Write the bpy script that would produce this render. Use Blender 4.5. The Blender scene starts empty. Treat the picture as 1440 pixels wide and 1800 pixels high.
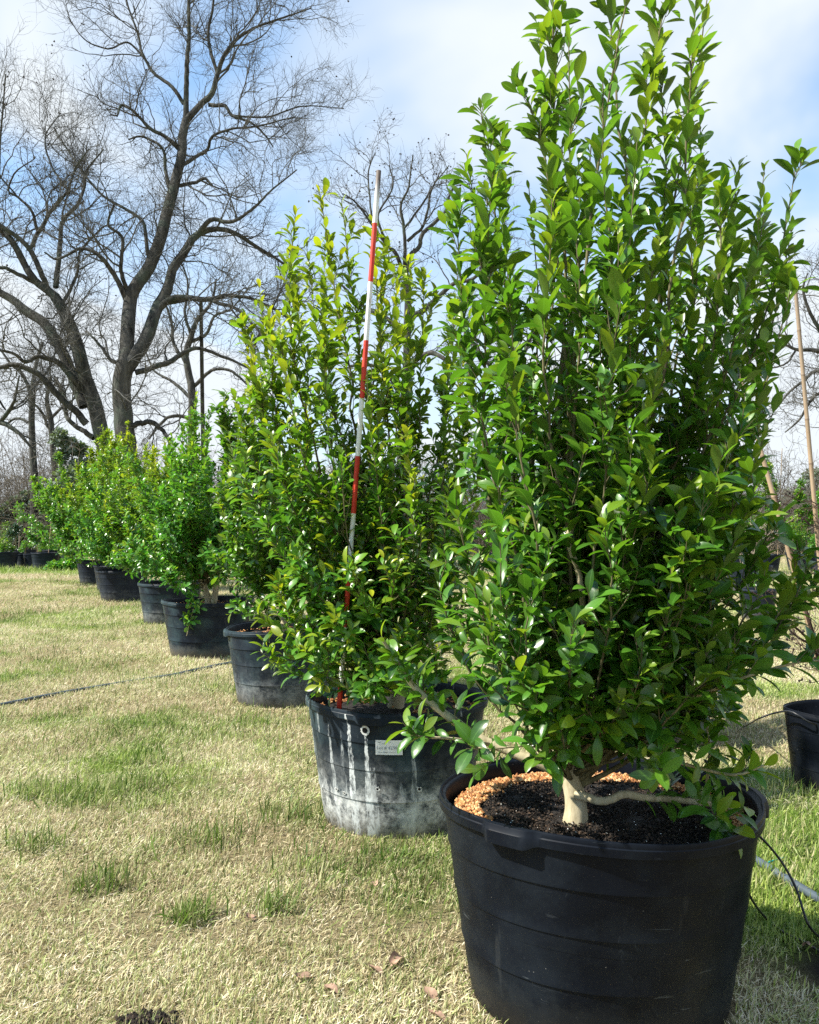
import bpy, math
import numpy as np
from mathutils import Vector, Matrix
R_ = math.radians
S = bpy.context.scene
COL = S.collection
# ------------------------------------------------------------------ camera, sky, sun, exposure
CAMH, HY, CX, FPX = 1.4, 935.0, 720.0, 1440.0      # eye height, horizon row, centre column, focal length (photo pixels)
cam = bpy.data.cameras.new('camera'); camo = bpy.data.objects.new('camera', cam); COL.objects.link(camo)
camo.location = (0, 0, CAMH); camo.rotation_euler = (R_(90), 0, 0)
cam.sensor_fit = 'HORIZONTAL'; cam.sensor_width = 36; cam.lens = 36.0
cam.shift_y = (HY-900)/1440.0; cam.clip_start = 0.05; cam.clip_end = 2000
S.camera = camo
SUN_EL, SUN_AZ = 47.0, -102.0                        # azimuth clockwise from +Y (straight ahead)
W = bpy.data.worlds.new("World"); S.world = W; W.use_nodes = True
nt = W.node_tree; nt.nodes.clear()
def nd(nt, t, **k):
    n = nt.nodes.new(t)
    for a, v in k.items():
        if a == 'inp':
            for i, x in v.items(): n.inputs[i].default_value = x
        else: setattr(n, a, v)
    return n
sky = nd(nt, 'ShaderNodeTexSky', sky_type='NISHITA', sun_disc=False, sun_elevation=R_(SUN_EL), sun_rotation=R_(SUN_AZ), air_density=1.0, dust_density=0.3, ozone_density=1.6)
tc = nd(nt, 'ShaderNodeTexCoord')
sx = nd(nt, 'ShaderNodeSeparateXYZ'); nt.links.new(tc.outputs['Generated'], sx.inputs[0])
zz = nd(nt, 'ShaderNodeMath', operation='MAXIMUM', inp={1: 0.0}); nt.links.new(sx.outputs[2], zz.inputs[0])
za = nd(nt, 'ShaderNodeMath', operation='ADD', inp={1: 0.28}); nt.links.new(zz.outputs[0], za.inputs[0])
dx = nd(nt, 'ShaderNodeMath', operation='DIVIDE'); nt.links.new(sx.outputs[0], dx.inputs[0]); nt.links.new(za.outputs[0], dx.inputs[1])
dy = nd(nt, 'ShaderNodeMath', operation='DIVIDE'); nt.links.new(sx.outputs[1], dy.inputs[0]); nt.links.new(za.outputs[0], dy.inputs[1])
cb = nd(nt, 'ShaderNodeCombineXYZ', inp={2: 0.3}); nt.links.new(dx.outputs[0], cb.inputs[0]); nt.links.new(dy.outputs[0], cb.inputs[1])
nz = nd(nt, 'ShaderNodeTexNoise', inp={'Scale': 1.25, 'Detail': 5.0, 'Roughness': 0.5, 'Distortion': 0.3}); nt.links.new(cb.outputs[0], nz.inputs['Vector'])
rp = nd(nt, 'ShaderNodeValToRGB'); rp.color_ramp.elements[0].position = 0.42; rp.color_ramp.elements[1].position = 0.66
rp.color_ramp.elements[0].color = (0.15, 0.15, 0.15, 1); rp.color_ramp.elements[1].color = (1, 1, 1, 1); rp.color_ramp.interpolation = 'EASE'
nt.links.new(nz.outputs[0], rp.inputs[0])
mx = nd(nt, 'ShaderNodeMix', data_type='RGBA'); mx.inputs[7].default_value = (4.7, 5.05, 5.35, 1)
tn = nd(nt, 'ShaderNodeMix', data_type='RGBA', blend_type='MULTIPLY'); tn.inputs[0].default_value = 1; tn.inputs[7].default_value = (0.50, 1.14, 1.42, 1); nt.links.new(sky.outputs[0], tn.inputs[6])
mr = nd(nt, 'ShaderNodeMapRange', interpolation_type='SMOOTHSTEP', inp={1: 0.20, 2: 0.48, 3: 0.60, 4: 0.0}); nt.links.new(sx.outputs[2], mr.inputs[0])
ax = nd(nt, 'ShaderNodeMath', operation='ADD', use_clamp=True); nt.links.new(rp.outputs[0], ax.inputs[0]); nt.links.new(mr.outputs[0], ax.inputs[1])
nt.links.new(ax.outputs[0], mx.inputs[0]); nt.links.new(tn.outputs[2], mx.inputs[6])
bg = nd(nt, 'ShaderNodeBackground', inp={1: 0.086}); nt.links.new(mx.outputs[2], bg.inputs[0])
wo = nd(nt, 'ShaderNodeOutputWorld'); nt.links.new(bg.outputs[0], wo.inputs[0])
sl = bpy.data.lights.new('sun', 'SUN'); slo = bpy.data.objects.new('sun', sl); COL.objects.link(slo)
sl.energy = 5.0; sl.angle = R_(1.2); sl.color = (1.0, 0.94, 0.83)
sd = Vector((math.sin(R_(SUN_AZ))*math.cos(R_(SUN_EL)), math.cos(R_(SUN_AZ))*math.cos(R_(SUN_EL)), math.sin(R_(SUN_EL))))
slo.rotation_euler = sd.to_track_quat('Z', 'Y').to_euler(); slo.location = sd*50
S.view_settings.view_transform = 'Standard'; S.view_settings.look = 'None'; S.view_settings.exposure = 1.2; S.view_settings.gamma = 1.0
S.cycles.use_denoising = False
S.cycles.max_bounces = 7; S.cycles.diffuse_bounces = 3; S.cycles.glossy_bounces = 3; S.cycles.transmission_bounces = 4; S.cycles.transparent_max_bounces = 4

# ------------------------------------------------------------------ helpers
def P(px, py, d): return np.array([(px-CX)/FPX*d, d, CAMH-(py-HY)/FPX*d])
def G(px, d, z=0.0): return np.array([(px-CX)/FPX*d, d, z])
def norm(a): return a/np.maximum(np.linalg.norm(a, axis=-1, keepdims=True), 1e-9)
def mesh(name, V, F, smooth=True, attrs=None):
    """F: list of integer arrays (n,3) / (n,4)"""
    V = np.asarray(V, dtype=np.float32).reshape(-1, 3)
    if isinstance(F, np.ndarray): F = [F]
    F = [np.asarray(f, dtype=np.int32) for f in F if len(f)]
    me = bpy.data.meshes.new(name)
    nl = sum(f.size for f in F); nf = sum(len(f) for f in F)
    me.vertices.add(len(V)); me.vertices.foreach_set('co', V.ravel())
    me.loops.add(nl); me.loops.foreach_set('vertex_index', np.concatenate([f.ravel() for f in F]))
    me.polygons.add(nf)
    tot = np.concatenate([np.full(len(f), f.shape[1], np.int32) for f in F])
    me.polygons.foreach_set('loop_start', np.concatenate([[0], np.cumsum(tot)[:-1]]).astype(np.int32))
    me.polygons.foreach_set('use_smooth', np.full(nf, smooth))
    for k, c in (attrs or {}).items():
        a = me.attributes.new(k, 'FLOAT_COLOR', 'POINT'); a.data.foreach_set('color', np.asarray(c, dtype=np.float32).ravel())
    me.update(calc_edges=True); me.validate()
    return me
def obj(name, me, mat=None, parent=None, loc=None):
    o = bpy.data.objects.new(name, me); COL.objects.link(o)
    if mat is not None and me is not None and len(me.materials) == 0: me.materials.append(mat)
    if parent is not None: o.parent = parent
    if loc is not None: o.location = [float(x) for x in loc]
    return o
def tag(o, label, cat, group=None, kind=None):
    o['label'] = label
    if cat: o['category'] = cat
    if group: o['group'] = group
    if kind: o['kind'] = kind
    return o
def thing(name, label, cat, loc=(0, 0, 0), group=None, rotz=0.0):
    o = bpy.data.objects.new(name, None); COL.objects.link(o); o.empty_display_size = 0.1
    o.location = [float(x) for x in loc]; o.rotation_euler = (0, 0, rotz)
    return tag(o, label, cat, group)
class Geo:
    def __init__(s): s.V = []; s.F = {}; s.n = 0; s.A = []
    def add(s, V, F, A=None):
        V = np.asarray(V, float).reshape(-1, 3)
        for f in (F if isinstance(F, list) else [F]):
            if len(f): s.F.setdefault(f.shape[1], []).append(np.asarray(f)+s.n)
        s.V.append(V); s.n += len(V)
        if A is not None: s.A.append(A)
        return s
    def mesh(s, name, smooth=True, off=None, att=None):
        V = np.concatenate(s.V)
        if off is not None: V = V-np.asarray(off)
        return mesh(name, V, [np.concatenate(f) for f in s.F.values()], smooth, {att: np.concatenate(s.A)} if att else None)
def tubes(pts, rad, sides=6, cap=False):
    """pts (M,K,3), rad (M,K) -> verts, faces"""
    pts = np.asarray(pts, float); rad = np.asarray(rad, float)
    if pts.ndim == 2: pts = pts[None]; rad = rad[None]
    M, K, _ = pts.shape
    T = norm(np.gradient(pts, axis=1))
    mean = norm(T.mean(1))
    ref = np.where(np.abs(mean[:, 2:3]) < 0.8, np.array([[0, 0, 1.0]]), np.array([[1.0, 0.3, 0]]))[:, None, :]
    A = norm(np.cross(T, np.broadcast_to(ref, T.shape))); B = np.cross(T, A)
    a = np.arange(sides)*2*math.pi/sides
    V = pts[:, :, None, :] + rad[:, :, None, None]*(A[:, :, None, :]*np.cos(a)[None, None, :, None]+B[:, :, None, :]*np.sin(a)[None, None, :, None])
    i = np.arange(M)[:, None, None]*K*sides; k = np.arange(K-1)[None, :, None]*sides; s = np.arange(sides)[None, None, :]
    s2 = (s+1) % sides
    F = np.stack(np.broadcast_arrays(i+k+s, i+k+s2, i+k+sides+s2, i+k+sides+s), -1).reshape(-1, 4)
    V = V.reshape(-1, 3)
    if not cap: return V, F
    n0 = len(V); ends = np.concatenate([pts[:, 0], pts[:, -1]])
    V = np.concatenate([V, ends]); s = np.arange(sides); s2 = (s+1) % sides; t = []
    for m in range(M):
        b = m*K*sides; e = b+(K-1)*sides
        t.append(np.stack([np.full(sides, n0+m), b+s2, b+s], -1)); t.append(np.stack([np.full(sides, n0+M+m), e+s, e+s2], -1))
    return V, [F, np.concatenate(t)]
def resample(pts, K):
    """Catmull-Rom through rows of pts (any columns), K points evenly by parameter length"""
    p = np.asarray(pts, float)
    if len(p) == 2: p = np.stack([p[0], (p[0]+p[1])/2, p[1]])
    q = np.concatenate([2*p[:1]-p[1:2], p, 2*p[-1:]-p[-2:-1]])
    seg = np.linalg.norm(np.diff(p[:, :3], axis=0), axis=1); cum = np.concatenate([[0], np.cumsum(seg)])
    u = np.linspace(0, cum[-1], K); i = np.clip(np.searchsorted(cum, u, side='right')-1, 0, len(p)-2)
    t = ((u-cum[i])/np.maximum(seg[i], 1e-9))[:, None]
    a, b, c, d = q[i], q[i+1], q[i+2], q[i+3]
    return 0.5*(2*b+(c-a)*t+(2*a-5*b+4*c-d)*t**2+(3*b-a-3*c+d)*t**3)
def at(pts, m, t):
    """points and tangents on polylines pts (M,K,3), rows m, parameters t"""
    K = pts.shape[1]; f = np.clip(t, 0, 1)*(K-1); i = np.minimum(f.astype(int), K-2); w = (f-i)[:, None]
    a, b = pts[m, i], pts[m, i+1]
    return a*(1-w)+b*w, norm(b-a)
def lerp_r(rad, m, t):
    K = rad.shape[1]; f = np.clip(t, 0, 1)*(K-1); i = np.minimum(f.astype(int), K-2); w = f-i
    return rad[m, i]*(1-w)+rad[m, i+1]*w
def perp(T, rng):
    r = rng.normal(size=T.shape); return norm(r-T*(r*T).sum(-1, keepdims=True))
def walk(rng, p0, d0, L, K, wig, up=0.0):
    """grow M crooked shoots at once"""
    M = len(p0); out = np.empty((M, K, 3)); out[:, 0] = p0; d = d0.copy()
    for k in range(1, K):
        d = norm(d+rng.normal(size=d.shape)*wig+np.array([0, 0, up])); out[:, k] = out[:, k-1]+d*(L/(K-1))[:, None]
    return out
def vnoise(x, y, seed=0):
    r = np.random.default_rng(seed).random((256, 256)); xi = np.floor(x).astype(int); yi = np.floor(y).astype(int); fx = x-xi; fy = y-yi
    fx = fx*fx*(3-2*fx); fy = fy*fy*(3-2*fy); g = lambda a, b: r[a % 256, b % 256]
    return (g(xi, yi)*(1-fx)+g(xi+1, yi)*fx)*(1-fy)+(g(xi, yi+1)*(1-fx)+g(xi+1, yi+1)*fx)*fy
def fbm(x, y, seed=0, o=4):
    s = 0; a = 0.5; t = 0
    for k in range(o): s = s+a*vnoise(x*2**k+17.3*k, y*2**k+5.1*k, seed+k); t += a; a *= 0.5
    return s/t

# ------------------------------------------------------------------ materials
def new_mat(name):
    m = bpy.data.materials.new(name); m.use_nodes = True; t = m.node_tree; t.nodes.clear()
    out = t.nodes.new('ShaderNodeOutputMaterial'); b = t.nodes.new('ShaderNodeBsdfPrincipled'); t.links.new(b.outputs[0], out.inputs[0])
    return m, t, b, out
def ramp(t, fac, stops, interp='LINEAR'):
    r = t.nodes.new('ShaderNodeValToRGB'); r.color_ramp.interpolation = interp
    while len(r.color_ramp.elements) < len(stops): r.color_ramp.elements.new(0.5)
    for e, (p, c) in zip(r.color_ramp.elements, stops): e.position = p; e.color = (*c, 1) if len(c) == 3 else c
    if fac is not None: t.links.new(fac, r.inputs[0])
    return r.outputs[0]
def noise(t, scale, detail=4, rough=0.55, stretch=None, coord='Object', dist=0.0):
    c = t.nodes.new('ShaderNodeTexCoord'); n = t.nodes.new('ShaderNodeTexNoise')
    n.inputs['Scale'].default_value = scale; n.inputs['Detail'].default_value = detail; n.inputs['Roughness'].default_value = rough; n.inputs['Distortion'].default_value = dist
    v = c.outputs[coord]
    if stretch:
        mp = t.nodes.new('ShaderNodeMapping'); mp.inputs['Scale'].default_value = stretch; t.links.new(v, mp.inputs[0]); v = mp.outputs[0]
    t.links.new(v, n.inputs['Vector']); return n.outputs[0]
def mixc(t, fac, a, b, mode='MIX'):
    m = t.nodes.new('ShaderNodeMix'); m.data_type = 'RGBA'; m.blend_type = mode
    for s, v in ((0, fac), (6, a), (7, b)):
        if hasattr(v, 'is_output'): t.links.new(v, m.inputs[s])
        elif s == 0: m.inputs[0].default_value = v
        else: m.inputs[s].default_value = (*v, 1)
    return m.outputs[2]
def mth(t, op, a, b=None, c=None):
    m = t.nodes.new('ShaderNodeMath'); m.operation = op
    for i, v in enumerate((a, b, c)):
        if v is None: continue
        if hasattr(v, 'is_output'): t.links.new(v, m.inputs[i])
        else: m.inputs[i].default_value = v
    return m.outputs[0]
def bump(t, b, h, strength, dist=0.01):
    n = t.nodes.new('ShaderNodeBump'); n.inputs['Strength'].default_value = strength; n.inputs['Distance'].default_value = dist
    t.links.new(h, n.inputs['Height']); t.links.new(n.outputs[0], b.inputs['Normal'])
def attr(t, name):
    a = t.nodes.new('ShaderNodeAttribute'); a.attribute_name = name; s = t.nodes.new('ShaderNodeSeparateColor'); t.links.new(a.outputs['Color'], s.inputs[0])
    return s.outputs[0], s.outputs[1], s.outputs[2], a.outputs['Alpha'], a.outputs['Color']
def simple(name, col, rough=0.6, var=0.25, scale=20, bmp=0.0, metal=0.0, stretch=None):
    m, t, b, o = new_mat(name); n = noise(t, scale, 5, 0.6, stretch)
    lo = tuple(c*(1-var) for c in col); hi = tuple(min(1, c*(1+var)) for c in col)
    t.links.new(ramp(t, n, [(0.3, lo), (0.7, hi)]), b.inputs['Base Color']); b.inputs['Roughness'].default_value = rough; b.inputs['Metallic'].default_value = metal
    if bmp: bump(t, b, n, bmp)
    return m
def leaf_mat(name, dark, mid, young, trans=0.36, rough=0.31, under=(0.10, 0.17, 0.04)):
    m, t, b, out = new_mat(name)
    r, y, u, ln, _ = attr(t, 'leaf')
    c = ramp(t, r, [(0.0, dark), (0.55, mid), (1.0, tuple(x*1.35 for x in mid))])
    c = mixc(t, y, c, young)
    bl = ramp(t, noise(t, 30, 6, 0.7), [(0.68, (0, 0, 0)), (0.74, (0.7, 0.7, 0.7))]); c = mixc(t, bl, c, (0.20, 0.20, 0.05))
    rib = mth(t, 'LESS_THAN', mth(t, 'ABSOLUTE', mth(t, 'SUBTRACT', u, 0.5)), 0.035)
    c = mixc(t, mth(t, 'MULTIPLY', rib, 0.45), c, tuple(min(1, x*1.5+0.03) for x in mid))
    g = t.nodes.new('ShaderNodeNewGeometry')
    c2 = mixc(t, mth(t, 'MULTIPLY', g.outputs['Backfacing'], 0.55), c, under)
    t.links.new(c2, b.inputs['Base Color']); b.inputs['Roughness'].default_value = rough; b.inputs['Specular IOR Level'].default_value = 0.55
    tr = t.nodes.new('ShaderNodeBsdfTranslucent'); tc_ = mixc(t, 1.0, c, (1.9, 1.9, 0.8), 'MULTIPLY'); t.links.new(tc_, tr.inputs[0])
    ms = t.nodes.new('ShaderNodeMixShader'); ms.inputs[0].default_value = trans
    t.links.new(b.outputs[0], ms.inputs[1]); t.links.new(tr.outputs[0], ms.inputs[2]); t.links.new(ms.outputs[0], out.inputs[0])
    bump(t, b, noise(t, 60, 2), 0.15, 0.003)
    return m
M = {}
M['leaf_deep'] = leaf_mat('leaf_deep', (0.014, 0.056, 0.008), (0.058, 0.160, 0.015), (0.26, 0.34, 0.02))
M['leaf_gold'] = leaf_mat('leaf_gold', (0.016, 0.068, 0.009), (0.065, 0.180, 0.016), (0.42, 0.43, 0.02))
M['leaf_bright'] = leaf_mat('leaf_bright', (0.016, 0.075, 0.011), (0.062, 0.200, 0.024), (0.30, 0.40, 0.03))
M['leaf_blue'] = leaf_mat('leaf_blue', (0.008, 0.030, 0.014), (0.018, 0.060, 0.030), (0.06, 0.10, 0.04), trans=0.12)
M['leaf_juniper'] = leaf_mat('leaf_juniper', (0.06, 0.095, 0.075), (0.12, 0.165, 0.125), (0.18, 0.21, 0.14), trans=0.2, rough=0.8)
def bark_mat(name, lo, hi, scale, green=None, st=(1, 1, 0.25), bmp=0.6, dist=0.02):
    m, t, b, o = new_mat(name)
    n = noise(t, scale, 6, 0.65, st); c = ramp(t, n, [(0.3, lo), (0.68, hi)])
    if green: c = mixc(t, ramp(t, noise(t, scale*0.25, 4), [(0.5, (0, 0, 0)), (0.68, (0.7, 0.7, 0.7))]), c, green)
    t.links.new(c, b.inputs['Base Color']); b.inputs['Roughness'].default_value = 0.9; b.inputs['Specular IOR Level'].default_value = 0.2
    bump(t, b, n, bmp, dist); return m
M['bark_shrub'] = bark_mat('bark_shrub', (0.26, 0.22, 0.13), (0.54, 0.48, 0.33), 40, (0.20, 0.20, 0.08), bmp=0.55, dist=0.004)
M['twig_shrub'] = bark_mat('twig_shrub', (0.055, 0.05, 0.028), (0.19, 0.17, 0.09), 25, bmp=0.1, dist=0.002)
M['bark_tree'] = bark_mat('bark_tree', (0.010, 0.010, 0.009), (0.105, 0.103, 0.092), 6.0, (0.075, 0.10, 0.075), bmp=1.0, dist=0.08)
M['twig_tree'] = bark_mat('twig_tree', (0.040, 0.040, 0.037), (0.12, 0.12, 0.11), 1.2)
M['twig_pale'] = bark_mat('twig_pale', (0.18, 0.15, 0.11), (0.42, 0.36, 0.28), 8.0)
M['twig_dark'] = bark_mat('twig_dark', (0.030, 0.018, 0.014), (0.09, 0.055, 0.04), 30.0)
def pot_mat(name, dust=0.3, white=0.0, mud=0.3, streak=0.0, tint=(0.011, 0.014, 0.020)):
    m, t, b, o = new_mat(name)
    c = t.nodes.new('ShaderNodeTexCoord'); s = t.nodes.new('ShaderNodeSeparateXYZ'); t.links.new(c.outputs['Object'], s.inputs[0]); z = s.outputs[2]
    base = ramp(t, noise(t, 3, 5, 0.6), [(0.3, tint), (0.7, tuple(x*1.7 for x in tint))])
    d = ramp(t, noise(t, 5, 8, 0.7), [(0.45, (0, 0, 0)), (0.78, (dust, dust, dust))])
    base = mixc(t, d, base, (0.07, 0.095, 0.115))
    sc = ramp(t, noise(t, 26, 2, 0.5, (1.0, 1.0, 0.12)), [(0.68, (0, 0, 0)), (0.74, (0.22*dust,)*3)])
    base = mixc(t, sc, base, (0.30, 0.31, 0.30))
    s2 = ramp(t, noise(t, 55, 3, 0.6, (0.10, 0.10, 1.0), dist=0.6), [(0.66, (0, 0, 0)), (0.70, (0.25+0.6*dust,)*3)]); pm = ramp(t, noise(t, 3.5, 4, 0.6), [(0.5, (0, 0, 0)), (0.62, (1, 1, 1))]); base = mixc(t, mth(t, 'MULTIPLY', s2, pm), base, (0.16, 0.18, 0.19))
    sp = ramp(t, noise(t, 95, 2, 0.5), [(0.765, (0, 0, 0)), (0.79, (0.35, 0.35, 0.35))])
    base = mixc(t, sp, base, (0.34, 0.33, 0.30))
    if streak > 0:
        sk = ramp(t, noise(t, 11, 6, 0.62, (1.0, 1.0, 0.07), dist=0.25), [(0.60, (0, 0, 0)), (0.65, (streak*0.7,)*3)])
        br = ramp(t, noise(t, 30, 8, 0.8, (1, 1, 0.5)), [(0.42, (0.0, 0.0, 0.0)), (0.6, (1, 1, 1))])
        base = mixc(t, mth(t, 'MULTIPLY', sk, br), base, (0.55, 0.60, 0.60))
        tl = ramp(t, noise(t, 4, 5, 0.6), [(0.48, (0, 0, 0)), (0.72, (0.55, 0.55, 0.55))])
        base = mixc(t, tl, base, (0.055, 0.10, 0.11))
    sf = ramp(t, noise(t, 8, 9, 0.85, (1.0, 1.0, 0.45), dist=1.2), [(0.62, (0, 0, 0)), (0.70, (0.36+0.4*dust,)*3)]); base = mixc(t, sf, base, (0.12, 0.14, 0.15))
    zn = mth(t, 'ADD', z, mth(t, 'MULTIPLY', mth(t, 'SUBTRACT', noise(t, 7, 7, 0.75), 0.5), 0.26))
    if white > 0:
        wf = ramp(t, zn, [(0.13, (white,)*3), (0.185, (white*0.7,)*3), (0.25, (white*0.18,)*3), (0.40, (0, 0, 0))])
        wb = ramp(t, noise(t, 16, 9, 0.82), [(0.40, (0.05, 0.05, 0.05)), (0.60, (1, 1, 1))])
        base = mixc(t, mth(t, 'MULTIPLY', wf, wb), base, (0.62, 0.64, 0.62))
    mf = ramp(t, zn, [(0.02, (mud,)*3), (0.09, (0, 0, 0))])
    base = mixc(t, mf, base, (0.10, 0.075, 0.045))
    mf2 = ramp(t, zn, [(0.10, (mud*0.45,)*3), (0.15, (0, 0, 0))])
    base = mixc(t, mf2, base, (0.16, 0.17, 0.16))
    t.links.new(base, b.inputs['Base Color'])
    t.links.new(ramp(t, noise(t, 6, 5), [(0.3, (0.36,)*3), (0.7, (0.58,)*3)]), b.inputs['Roughness'])
    b.inputs['Specular IOR Level'].default_value = 0.15
    bump(t, b, noise(t, 9, 4, 0.5), 0.12, 0.01); return m
M['pot_clean'] = pot_mat('pot_clean', 0.12, 0, 0.10, tint=(0.0017, 0.0029, 0.0058))
M['pot_stained'] = pot_mat('pot_stained', 0.30, 1.0, 0.55, 1.0, tint=(0.006, 0.010, 0.015))
M['pot_dusty'] = pot_mat('pot_dusty', 0.30, 0.25, 0.3, 0.10, tint=(0.007, 0.011, 0.017))
M['pot_banded'] = pot_mat('pot_banded', 0.22, 0.0, 0.8, 0.05, tint=(0.006, 0.009, 0.015))
M['pot_far'] = pot_mat('pot_far', 0.22, 0.08, 0.25, tint=(0.006, 0.009, 0.015))
def soil_mat():
    m, t, b, o = new_mat('potting_soil'); n = noise(t, 60, 8, 0.75)
    c = ramp(t, n, [(0.3, (0.004, 0.003, 0.0025)), (0.62, (0.020, 0.014, 0.010)), (0.8, (0.06, 0.04, 0.025))])
    t.links.new(c, b.inputs['Base Color']); b.inputs['Roughness'].default_value = 0.95; bump(t, b, n, 1.0, 0.02); return m
M['soil'] = soil_mat()
def grain_mat(name, cols, rough=0.85):
    m, t, b, o = new_mat(name); r, g, bl, a, c = attr(t, 'leaf')
    t.links.new(ramp(t, r, [(i/(len(cols)-1), c) for i, c in enumerate(cols)]), b.inputs['Base Color']); b.inputs['Roughness'].default_value = rough; return m
M['mulch'] = grain_mat('mulch', [(0.16, 0.055, 0.015), (0.36, 0.15, 0.045), (0.48, 0.25, 0.09), (0.55, 0.37, 0.20)])
M['perlite'] = simple('perlite', (0.7, 0.7, 0.66), 0.9)
M['crumb'] = grain_mat('crumb', [(0.003, 0.002, 0.0015), (0.010, 0.007, 0.005), (0.022, 0.014, 0.009), (0.07, 0.045, 0.028)], 1.0)
def pole_mat():
    m, t, b, o = new_mat('pole_paint'); c = t.nodes.new('ShaderNodeTexCoord'); s = t.nodes.new('ShaderNodeSeparateXYZ'); t.links.new(c.outputs['Object'], s.inputs[0]); z = s.outputs[2]
    k = mth(t, 'FLOOR', mth(t, 'DIVIDE', mth(t, 'ADD', z, BAND_OFF), BAND)); odd = mth(t, 'MODULO', k, 2.0)
    red = ramp(t, noise(t, 14, 5), [(0.3, (0.52, 0.022, 0.010)), (0.7, (0.66, 0.05, 0.02))]); wh = ramp(t, noise(t, 10, 5), [(0.3, (0.72, 0.73, 0.73)), (0.7, (0.84, 0.85, 0.85))])
    col = mixc(t, odd, red, wh)
    chip = ramp(t, noise(t, 40, 5, 0.7, (1, 1, 0.2)), [(0.64, (0, 0, 0)), (0.70, (0.8, 0.8, 0.8))]); col = mixc(t, chip, col, (0.25, 0.17, 0.11))
    mp = t.nodes.new('ShaderNodeMapRange'); mp.inputs['From Min'].default_value = POLE_L-0.17; mp.inputs['From Max'].default_value = POLE_L-0.07
    t.links.new(mth(t, 'ADD', z, mth(t, 'MULTIPLY', mth(t, 'SUBTRACT', noise(t, 40, 4, 0.6, (1, 1, 0.15)), 0.5), 0.3)), mp.inputs[0]); top = mp.outputs[0]
    wood = ramp(t, noise(t, 30, 5, 0.6, (1, 1, 0.1)), [(0.3, (0.03, 0.022, 0.018)), (0.7, (0.13, 0.10, 0.08))])
    t.links.new(mixc(t, top, col, wood), b.inputs['Base Color']); b.inputs['Roughness'].default_value = 0.6; return m
def bamboo_mat():
    m, t, b, o = new_mat('bamboo'); c = t.nodes.new('ShaderNodeTexCoord'); s = t.nodes.new('ShaderNodeSeparateXYZ'); t.links.new(c.outputs['Object'], s.inputs[0]); z = s.outputs[2]
    base = ramp(t, noise(t, 12, 5, 0.6, (2, 2, 0.2)), [(0.3, (0.22, 0.145, 0.085)), (0.55, (0.36, 0.26, 0.165)), (0.75, (0.45, 0.355, 0.25))])
    q = mth(t, 'ABSOLUTE', mth(t, 'SUBTRACT', mth(t, 'FRACT', mth(t, 'DIVIDE', z, 0.24)), 0.5))
    ring = mth(t, 'LESS_THAN', q, 0.022); base = mixc(t, mth(t, 'MULTIPLY', ring, 0.7), base, (0.13, 0.085, 0.05))
    gr = ramp(t, mth(t, 'DIVIDE', z, 3.0), [(0.45, (0, 0, 0)), (1.0, (0.7, 0.7, 0.7))]); base = mixc(t, gr, base, (0.22, 0.18, 0.14))
    t.links.new(base, b.inputs['Base Color']); b.inputs['Roughness'].default_value = 0.5; return m
M['bamboo'] = bamboo_mat()
POLE_L = 2.574; BAND = 0.2637; BAND_OFF = 0.0637
M['pole'] = pole_mat()
M['pipe'] = simple('pipe', (0.06, 0.082, 0.10), 0.5, 0.5, 9, 0.1)
M['tube'] = simple('tube', (0.012, 0.013, 0.015), 0.45, 0.4, 20)
M['tape'] = simple('tape', (0.0, 0.20, 0.17), 0.5, 0.3, 30)
M['tag_paper'] = simple('tag_paper', (0.80, 0.82, 0.80), 0.6, 0.06, 30)
M['ink'] = simple('ink', (0.24, 0.27, 0.29), 0.7, 0.25, 60)
M['white_paint'] = simple('white_paint', (0.75, 0.76, 0.76), 0.6, 0.1, 10)
M['lime'] = simple('lime', (0.58, 0.60, 0.58), 0.9, 0.3, 80, 0.2)
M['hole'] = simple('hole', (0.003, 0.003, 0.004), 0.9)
M['capsule'] = simple('capsule', (0.022, 0.013, 0.010), 0.85, 0.5, 80)
M['dead_leaf'] = simple('dead_leaf', (0.30, 0.19, 0.13), 0.85, 0.35, 25, 0.2)
M['clay'] = simple('clay', (0.33, 0.13, 0.06), 0.9, 0.3, 12)
M['berry'] = simple('berry', (0.55, 0.03, 0.015), 0.35, 0.2, 40)

# ------------------------------------------------------------------ where the pots stand: (name, centre, rim radius, height)
POTS = [('front', G(1050, 2.52), 0.495, 0.600), ('stained', G(697, 4.07), 0.455, 0.590), ('third', G(500, 6.85), 0.49, 0.61),
        ('fourth', G(366, 9.45), 0.53, 0.62), ('fifth', G(300, 12.7), 0.50, 0.62), ('sixth', G(216, 16.8), 0.53, 0.62),
        ('seventh', G(205, 19.4), 0.50, 0.62), ('eighth', G(170, 22.2), 0.50, 0.62)]
SMALLPOT = (np.array([2.325, 4.48, 0]), 0.265, 0.43)
SECONDPOT = (np.array([1.62, 5.6, 0]), 0.45, 0.58)
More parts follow.
